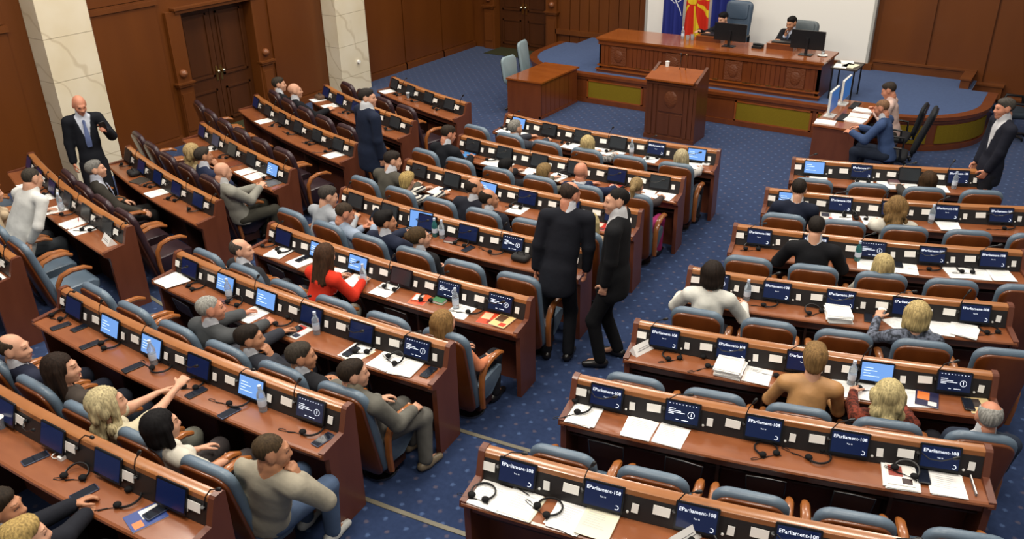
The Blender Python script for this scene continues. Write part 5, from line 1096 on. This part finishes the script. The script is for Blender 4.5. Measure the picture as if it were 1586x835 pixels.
# kind, x, y (where it is seen), block, row, turn in degrees, extra
D_ = [
 ('s', 785, 190, 'M', 1, 8, 3), ('h', 780, 186, 'M', 1, 0, 1), ('s', 815, 203, 'M', 1, 0, 1), ('s', 879, 229, 'M', 1, 0, 2), ('h', 884, 219, 'M', 1, 0, 0), ('s', 938, 228, 'M', 1, 5, 2), ('s', 958, 235, 'M', 1, -5, 2), ('h', 950, 232, 'M', 1, 0, 2), ('b', 978, 240, 'M', 1, 0, 0), ('s', 1011, 244, 'M', 1, 0, 1), ('h', 1013, 242, 'M', 1, 0, 1), ('s', 1076, 255, 'M', 1, 12, 3), ('n', 1096, 252, 'M', 1, 0, 0),
 ('f', 735, 236, 'M', 2, 10, (70, 130, 190)), ('s', 766, 250, 'M', 2, 0, 2), ('s', 786, 254, 'M', 2, 8, 1), ('h', 768, 246, 'M', 2, 0, 2), ('s', 822, 266, 'M', 2, 0, 1), ('s', 862, 275, 'M', 2, -6, 4), ('h', 882, 268, 'M', 2, 0, 1), ('m', 956, 287, 'M', 2, 5, ((170, 60, 50), (220, 210, 200), (60, 60, 70))), ('s', 1003, 296, 'M', 2, 4, 2), ('s', 1030, 302, 'M', 2, -4, 2), ('h', 968, 284, 'M', 2, 0, 0),
 ('s', 664, 303, 'M', 3, 0, 1), ('p', 693, 292, 'M', 3, 60, 0), ('s', 808, 321, 'M', 3, 0, 1), ('h', 807, 317, 'M', 3, 0, 1), ('m', 935, 346, 'M', 3, 0, ((180, 50, 40), (220, 200, 180), (90, 30, 30))), ('h', 752, 306, 'M', 3, 0, 2),
 ('h', 628, 350, 'M', 4, 0, 2), ('laptop', 655, 356, 'M', 4, 6, 0), ('b', 681, 362, 'M', 4, 0, 1), ('b', 690, 366, 'M', 4, 0, 0), ('book', 698, 374, 'M', 4, 8, (92, 42, 36)), ('h', 719, 376, 'M', 4, 0, 1), ('p', 725, 386, 'M', 4, 70, 0), ('h', 779, 385, 'M', 4, 0, 2), ('bag', 808, 402, 'M', 4, 0, 0), ('h', 560, 322, 'M', 4, 0, 0),
 ('h', 419, 373, 'M', 5, 0, 2), ('s', 446, 386, 'M', 5, 10, 5), ('h', 455, 383, 'M', 5, 0, 0), ('s', 470, 403, 'M', 5, -10, 2), ('p', 469, 402, 'M', 5, 15, 0), ('s', 533, 420, 'M', 5, 10, 2), ('p', 540, 423, 'M', 5, 60, 0), ('s', 556, 432, 'M', 5, 5, 1), ('b', 564, 440, 'M', 5, 0, 0), ('s', 603, 445, 'M', 5, 8, 2), ('h', 611, 444, 'M', 5, 0, 1), ('m', 656, 460, 'M', 5, 12, ((220, 90, 50), (230, 220, 210), (200, 60, 40))), ('h', 668, 459, 'M', 5, 0, 0), ('book', 687, 463, 'M', 5, 0, (70, 120, 80)), ('b', 706, 478, 'M', 5, 0, 0), ('s', 722, 475, 'M', 5, 0, 2), ('h', 750, 471, 'M', 5, 0, 2), ('m', 762, 489, 'M', 5, 5, ((216, 70, 40), (230, 190, 150), (120, 40, 30))), ('m', 784, 493, 'M', 5, -6, ((222, 190, 130), (90, 60, 40), (210, 60, 40))),
 ('s', 253, 426, 'M', 6, 4, 4), ('s', 281, 432, 'M', 6, -8, 2), ('h', 310, 442, 'M', 6, 0, 0), ('b', 356, 464, 'M', 6, 0, 0), ('h', 368, 468, 'M', 6, 0, 1), ('s', 395, 486, 'M', 6, -6, 2), ('h', 440, 501, 'M', 6, 0, 2), ('m', 466, 512, 'M', 6, -4, ((226, 222, 216), (190, 70, 60), (40, 46, 66))), ('p', 455, 514, 'M', 6, 35, 0), ('b', 491, 517, 'M', 6, 0, 0), ('c', 556, 543, 'M', 6, -6, 2), ('p', 544, 546, 'M', 6, 30, 0), ('h', 570, 536, 'M', 6, 0, 0), ('s', 603, 556, 'M', 6, -4, 2), ('s', 634, 566, 'M', 6, 6, 3), ('h', 613, 560, 'M', 6, 0, 1), ('p', 664, 577, 'M', 6, 20, 0),
 ('h', 98, 489, 'M', 7, 0, 1), ('p', 94, 506, 'M', 7, 80, 0), ('p', 134, 504, 'M', 7, 10, 0), ('p', 140, 535, 'M', 7, 72, 0), ('h', 178, 531, 'M', 7, 0, 0), ('p', 206, 570, 'M', 7, 78, 0), ('b', 246, 560, 'M', 7, 0, 0), ('h', 251, 572, 'M', 7, 0, 2), ('h', 303, 593, 'M', 7, 0, 0), ('p', 304, 609, 'M', 7, 66, 0), ('h', 379, 619, 'M', 7, 0, 2), ('p', 355, 640, 'M', 7, 50, 1), ('b', 408, 636, 'M', 7, 0, 0), ('h', 490, 663, 'M', 7, 0, 2), ('p', 501, 682, 'M', 7, 40, 1),
 ('p', 55, 711, 'M', 8, 74, 1), ('charger', 95, 704, 'M', 8, 0, 0), ('h', 120, 736, 'M', 8, 0, 1), ('p', 131, 764, 'M', 8, 64, 1), ('h', 202, 773, 'M', 8, 0, 2), ('m', 236, 794, 'M', 8, -20, ((44, 66, 130), (226, 224, 220), (220, 120, 60))), ('p', 252, 788, 'M', 8, 52, 1), ('g', 4, 662, 'M', 8, 0, 0),
 ('pens', 1242, 272, 'R', 1, 0, 0), ('s', 1268, 275, 'R', 1, 0, 2), ('s', 1337, 281, 'R', 1, 0, 2), ('h', 1335, 279, 'R', 1, 0, 1), ('s', 1372, 284, 'R', 1, 0, 6), ('book', 1381, 280, 'R', 1, 4, (96, 70, 74)), ('s', 1406, 285, 'R', 1, 0, 2), ('s', 1452, 290, 'R', 1, 0, 1), ('b', 1477, 292, 'R', 1, 0, 0),
 ('m', 1282, 332, 'R', 2, 0, ((200, 196, 190), (60, 60, 70), (190, 70, 60))), ('s', 1304, 335, 'R', 2, 0, 2), ('h', 1315, 333, 'R', 2, 0, 1), ('h', 1332, 334, 'R', 2, 0, 0), ('s', 1350, 336, 'R', 2, 12, 3), ('b', 1439, 341, 'R', 2, 0, 0), ('s', 1465, 344, 'R', 2, 0, 6), ('h', 1554, 347, 'R', 2, 0, 2),
 ('h', 1165, 381, 'R', 3, 0, 1), ('p', 1304, 399, 'R', 3, 10, 0), ('b', 1327, 402, 'R', 3, 0, 1), ('s', 1345, 402, 'R', 3, 0, 2), ('s', 1400, 410, 'R', 3, 0, 2), ('p', 1391, 409, 'R', 3, 12, 0), ('h', 1444, 414, 'R', 3, 0, 2), ('s', 1478, 416, 'R', 3, 6, 3), ('s', 1512, 419, 'R', 3, -5, 2), ('s', 1546, 422, 'R', 3, 4, 2), ('h', 1490, 412, 'R', 3, 0, 0),
 ('b', 1158, 458, 'R', 4, 0, 0), ('h', 1192, 466, 'R', 4, 0, 2), ('h', 1259, 483, 'R', 4, 0, 1), ('s', 1298, 485, 'R', 4, 6, 12), ('p', 1345, 493, 'R', 4, 25, 0), ('g', 1363, 488, 'R', 4, 0, 0), ('s', 1392, 492, 'R', 4, 30, 2), ('s', 1456, 507, 'R', 4, 0, 2), ('s', 1492, 510, 'R', 4, -18, 4), ('h', 1529, 508, 'R', 4, 0, 0),
 ('tent', 990, 540, 'R', 5, 62, 0), ('h', 1043, 545, 'R', 5, 0, 0), ('s', 1133, 561, 'R', 5, -3, 14), ('s', 1176, 575, 'R', 5, -4, 2), ('h', 1101, 556, 'R', 5, 0, 2), ('h', 1217, 559, 'R', 5, 0, 2), ('s', 1313, 598, 'R', 5, 4, 2), ('b', 1317, 590, 'R', 5, 0, 0), ('h', 1340, 584, 'R', 5, 0, 1), ('s', 1352, 602, 'R', 5, 0, 1), ('s', 1410, 609, 'R', 5, 4, 2), ('m', 1432, 608, 'R', 5, -10, ((40, 40, 70), (220, 120, 60), (220, 216, 210))), ('m', 1518, 616, 'R', 5, 4, ((216, 190, 140), (60, 50, 46), (190, 160, 120))), ('p', 1499, 628, 'R', 5, 4, 0),
 ('s', 893, 639, 'R', 6, -4, 4), ('h', 899, 616, 'R', 6, 0, 2), ('s', 993, 659, 'R', 6, -2, 2), ('s', 1040, 671, 'R', 6, -2, 2), ('h', 1186, 697, 'R', 6, 0, 0), ('h', 1268, 709, 'R', 6, 0, 2), ('s', 1394, 736, 'R', 6, 0, 5), ('m', 1392, 733, 'R', 6, 0, ((226, 222, 216), (150, 70, 60), (60, 44, 44))), ('h', 1403, 734, 'R', 6, 0, 1), ('p', 1429, 740, 'R', 6, -4, 0), ('s', 1463, 745, 'R', 6, -4, 4), ('edge', 1526, 756, 'R', 6, 0, 0),
 ('s', 736, 762, 'R', 7, -4, 2), ('h', 729, 759, 'R', 7, 0, 0), ('c', 808, 783, 'R', 7, -4, 4), ('pen', 812, 759, 'R', 7, 0, 0), ('s', 880, 803, 'R', 7, -6, 3), ('c', 926, 808, 'R', 7, -4, 3), ('h', 852, 789, 'R', 7, 0, 0), ('tent', 1060, 826, 'R', 7, 55, 0), ('h', 1092, 833, 'R', 7, 0, 1),
 ('h', 6, 468, 'L', 7, 0, 2), ('c', 10, 488, 'L', 7, 0, 2), ('s', 69, 282, 'L', 6, 10, 3), ('h', 83, 296, 'L', 6, 0, 1), ('s', 84, 303, 'L', 6, 0, 2), ('b', 96, 326, 'L', 6, 0, 0), ('s', 104, 320, 'L', 6, 0, 2), ('h', 113, 330, 'L', 6, 0, 2), ('s', 122, 344, 'L', 6, 6, 3), ('pen', 122, 342, 'L', 6, 0, 1), ('s', 138, 354, 'L', 6, -4, 2), ('h', 142, 354, 'L', 6, 0, 0), ('tent', 174, 374, 'L', 6, -8, 0),
 ('h', 200, 256, 'L', 5, 0, 2), ('bag', 217, 269, 'L', 5, 0, 0), ('f', 224, 279, 'L', 5, 20, (58, 52, 46)), ('h', 242, 286, 'L', 5, 0, 0), ('s', 247, 298, 'L', 5, 0, 2), ('h', 277, 307, 'L', 5, 0, 1), ('h', 306, 325, 'L', 5, 0, 2),
 ('s', 333, 229, 'L', 4, 0, 1), ('h', 336, 229, 'L', 4, 0, 1), ('h', 354, 242, 'L', 4, 0, 0), ('f', 371, 252, 'L', 4, 0, (110, 56, 34)), ('s', 383, 265, 'L', 4, 0, 1), ('s', 402, 271, 'L', 4, 4, 2), ('h', 426, 275, 'L', 4, 0, 2), ('f', 420, 284, 'L', 4, 0, (92, 92, 92)),
 ('s', 414, 187, 'L', 3, 0, 2), ('h', 441, 193, 'L', 3, 0, 1), ('h', 463, 206, 'L', 3, 0, 2), ('h', 488, 221, 'L', 3, 0, 0), ('h', 515, 233, 'L', 3, 0, 2), ('s', 521, 239, 'L', 3, 0, 2),
 ('s', 487, 152, 'L', 2, 0, 2), ('bag', 505, 152, 'L', 2, 0, 1), ('s', 519, 163, 'L', 2, 0, 2), ('h', 551, 172, 'L', 2, 0, 0), ('h', 616, 198, 'L', 2, 0, 2),
 ('s', 599, 136, 'L', 1, 0, 2), ('h', 627, 145, 'L', 1, 0, 0), ('h', 656, 155, 'L', 1, 0, 2), ('h', 686, 167, 'L', 1, 0, 1), ('g', 640, 150, 'L', 1, 0, 0)]
NAMES = {'h': ('black wired headset', 'black wired headsets on the desks'), 'p': ('smartphone', 'phones on the desks'), 's': ('white paper pile', 'papers on the desks'), 'c': ('cream paper pile', 'papers on the desks'), 'b': ('water bottle', 'bottles on the desks'), 'm': ('printed magazine', 'magazines on the desks'), 'f': ('flat folder', 'folders on the desks'),
         'book': ('small thick book', 'books on the desks'), 'g': ('clear plastic cup', 'cups on the desks'), 'tent': ('white folded name plate', 'name plates on the desks'), 'bag': ('dark soft bag', 'bags on the desks'), 'pen': ('pen', 'pens on the desks'), 'pens': ('pen', 'pens on the desks'), 'laptop': ('open silver laptop', None), 'charger': ('white charging cable', None), 'n': ('small white device', None), 'edge': ('grey notebook standing at the end', None)}
def copy_or(proto, used, key):
    if key in used: return copy_tree(proto)
    used.add(key); return proto
from collections import defaultdict
cnt = defaultdict(list)
for e in D_: cnt[(e[0], e[3], e[4])].append(e[1])
TOPZ = {}
placed = []
for kind, px, py, blk, j, turn, ex in D_:
    z = tier(j) + .7305; P = at(px, py, z); r, ph = math.hypot(P.x, P.y - OC.y), phi_of(P); d = r - ring(j)
    sheet = {'s': (.215, .24), 'c': (.215, .24), 'm': (.17, .215), 'f': (.21, .20), 'book': (.13, .10), 'laptop': (.30, .20)}.get(kind)
    lo, hi = ((.055 + sheet[1]/2), (.30 - sheet[1]/2 + .015)) if sheet else ({'h': (.11, .22), 'p': (.10, .25), 'b': (.09, .26), 'bag': (.14, .2), 'tent': (.12, .24), 'g': (.09, .25)}.get(kind, (.07, .27)))
    d = min(max(d, lo), max(hi, lo)); dk = DESKS[(blk, j)]
    half = math.degrees((sheet[0] * .5 if sheet else .06) / (ring(j) + d)) + math.degrees(.05 / ring(j)); ph = min(max(ph, dk['pr'] + half), dk['pl'] - half)
    P = pol(ring(j) + d, ph, z)
    # things lie on the sheets already there
    for (Q, w_, d_, top_) in placed:
        dv = P - Q[0]; a = Q[1]; lx = dv.x * math.cos(a) + dv.y * math.sin(a); ly = -dv.x * math.sin(a) + dv.y * math.cos(a)
        ex_ = (sheet[0] / 2 if sheet else .05); ey_ = (sheet[1] / 2 if sheet else .04)
        if abs(Q[0].z - z) < .02 and abs(lx) < w_ / 2 + ex_ - .01 and abs(ly) < d_ / 2 + ey_ - .01: P.z = max(P.z, top_)
    rz = facing(ph) + math.radians(turn)
    ks = sorted(cnt[(kind, blk, j)]); i = ks.index(px); nm, grp = NAMES[kind]
    where = 'on the %s row desk, %s' % (ORD[j - 1], BLK[blk])
    lab = ('%s, %s from left %s' % (nm, ORD[i], where)) if len(ks) > 1 else ('%s %s' % (nm, where))
    if kind == 'h': o = copy_or(HS[ex], HS_USED, ex); o.location = P; o.rotation_euler = (0, 0, rz + random.uniform(-.7, .7))
    elif kind == 'p': o = copy_or(PH[ex], PH_USED, ex); o.location = P; o.rotation_euler = (0, 0, facing(ph) - math.radians(turn * .12 + (ex * 5)))
    elif kind in 'sc':
        th = .0025; o = paper_thing(P, rz, min(ex, 8), sheet[0], sheet[1], th if ex <= 6 else .009, kind == 'c'); placed.append(((P.copy(), rz), sheet[0], sheet[1], P.z + min(ex, 8) * (th if ex <= 6 else .009) + .001))
        if ex <= 2 and kind == 's': lab = lab.replace('paper pile', 'paper sheets')
    elif kind == 'm': o = paper_thing(P, rz, 1, sheet[0], sheet[1], .004, cover=ex); placed.append(((P.copy(), rz), sheet[0], sheet[1], P.z + .008))
    elif kind in ('f', 'book'):
        o = thing('folder' if kind == 'f' else 'book', 'x', 'x', P, rz); th = .012 if kind == 'f' else .03; m_ = mat('cover_%d_%d_%d' % ex, ex, .4, .4); w_, h_ = sheet
        MB().box((-w_/2, -h_/2, 0), (w_/2, h_/2, .003)).box((-w_/2, -h_/2, th - .003), (w_/2, h_/2, th)).box((-w_/2, -h_/2, 0), (-w_/2 + .003, h_/2, th)).build('cover', m_, o); MB().box((-w_/2 + .004, -h_/2 + .004, .003), (w_/2 - .004, h_/2 - .004, th - .003)).build('pages', PAPER, o)
    elif kind == 'b': o = thing('water_bottle', 'x', 'x', P, rz); bottle_mesh(o, ex == 1); lab = lab.replace('water bottle', 'teal plastic bottle' if ex == 1 else 'clear water bottle')
    elif kind == 'g': o = thing('plastic_cup', 'x', 'x', P, rz); MB().lathe([(.001, 0), (.026, 0), (.035, .09), (.033, .09), (.024, .004), (.001, .004)], 14).build('cup_wall', mat('clear_plastic', (210, 222, 232)), o, True); MB().lathe([(.036, .086), (.037, .09), (.034, .092)], 14).build('rim', PAPER, o, True)
    elif kind == 'tent':
        o = thing('name_plate', 'x', 'x', P, rz); q = MB().prism([(-.05, 0), (.05, 0), (.0, .085)], 'x', -.11, .11).build('folded_card', PAPER, o)
        q = MB(); q.box((-.08, -.0335, .030), (.08, -.0325, .036)); q.box((-.06, -.0245, .046), (.06, -.0235, .050)); q.build('printed_name', mat('print_grey', (120, 120, 124), .6, .2), o)
    elif kind == 'bag':
        o = thing('soft_bag', 'x', 'x', P, rz); c1 = (34, 32, 32) if ex == 0 else (88, 66, 50)
        q = MB(); slab(q, rrect(.10, .07, .04, 5), .07, .028, Matrix.Identity(4)); q.build('bag_body', mat('cloth_bag_%d' % ex, c1, .7, .3), o, True); q = MB(); q.tube([(-.05, 0, .06), (-.03, 0, .10), (.03, 0, .10), (.05, 0, .06)], .006, 6); q.build('handle', BLACK, o, True)
        if ex: lab = lab.replace('dark soft', 'brown soft')
    elif kind in ('pen', 'pens'):
        o = thing('pen', 'x', 'x', P, rz); MB().tube([(-.06, .02, .006), (.05, -.02, .006)], .004, 6).build('barrel', BLACK if not ex else mat('red_pen', (190, 40, 40), .4, .4), o); MB().tube([(.05, -.02, .006), (.06, -.024, .006)], [.004, .001], 6).build('tip', METAL, o)
    elif kind == 'laptop':
        o = thing('laptop', 'x', 'x', P, rz); sl_ = mat('silver_plastic', (150, 152, 156), .35, .5, metal=.3)
        MB().box((-.16, -.11, 0), (.16, .10, .016)).build('base', sl_, o); MB().box((-.14, -.03, .016), (.14, .08, .018)).build('keyboard', BLACK, o)
        L_ = MB().box((-.16, 0, 0), (.16, .008, .215)).build('lid', BEZEL, o, loc=(0, .095, .014)); L_.rotation_euler = (-.25, 0, 0)
        MB().box((-.148, -.002, .014), (.148, .001, .205)).build('screen', SCR['L'], L_); MB().box((.03, -.004, .06), (.12, -.0015, .12)).build('window', SCR['D'], L_)
    elif kind == 'charger': o = thing('charging_cable', 'x', 'x', P, rz); MB().tube([(.05 * math.cos(a * .8) * (1 - a * .04), .03 * math.sin(a * .8), .004 + .001 * a) for a in range(14)], .003, 5).build('cord', PAPER, o); MB().box((.03, -.02, 0), (.07, .02, .025)).build('plug', PAPER, o)
    elif kind == 'n': o = thing('desk_device', 'x', 'x', P, rz); q = MB(); slab(q, rrect(.05, .035, .015, 4), .025, .006, Matrix.Identity(4)); q.build('shell', PAPER, o, True); MB().box((-.02, -.015, .025), (.02, .015, .026)).build('display', BLACK, o)
    else: o = thing('notebook', 'x', 'x', P, rz); MB().box((-.006, -.10, 0), (.006, .10, .02)).build('cover', mat('cover_grey_note', (120, 112, 110), .5, .3), o); MB().box((-.004, -.098, .002), (.004, .098, .022)).build('pages', PAPER, o)
    if kind == 'p': lab = lab.replace('smartphone', 'blue smartphone' if ex else 'black smartphone')
    tag(o, lab, nm.split()[-1] if kind not in ('s', 'c', 'edge', 'tent') else ('papers' if kind in 'sc' else 'notebook' if kind == 'edge' else 'name plate'), grp)
# phones in hands
def hand_at(R, sd, k=.10):
    _t, _a, (_c, _s, _b) = R; _w = _a[sd][2] + nrm(_a[sd][2] - _a[sd][1]) * k; return Vector((_b.x + _w[0] * _c - _w[1] * _s, _b.y + _w[0] * _s + _w[1] * _c, _b.z + _w[2] + .03))
o = copy_tree(PH[0]); o.location = hand_at(PHONE2, 1, .12); o.rotation_euler = (1.0, .3, facing(3)); tag(o, 'black smartphone held by the man in light blue shirt', 'phone', 'phones held in hand')
_t, _a, (_c, _s, _b) = STAND1; _w = _a[-1][2] + nrm(_a[-1][2] - _a[-1][1]) * .10; P1 = Vector((_b.x + _w[0] * _c - _w[1] * _s, _b.y + _w[0] * _s + _w[1] * _c, _w[2] + .02))
o = copy_tree(PH[0]); o.location = P1; o.rotation_euler = (1.1, .2, math.radians(-116)); tag(o, 'black smartphone held by the man beside the marble column', 'phone', 'phones held in hand')
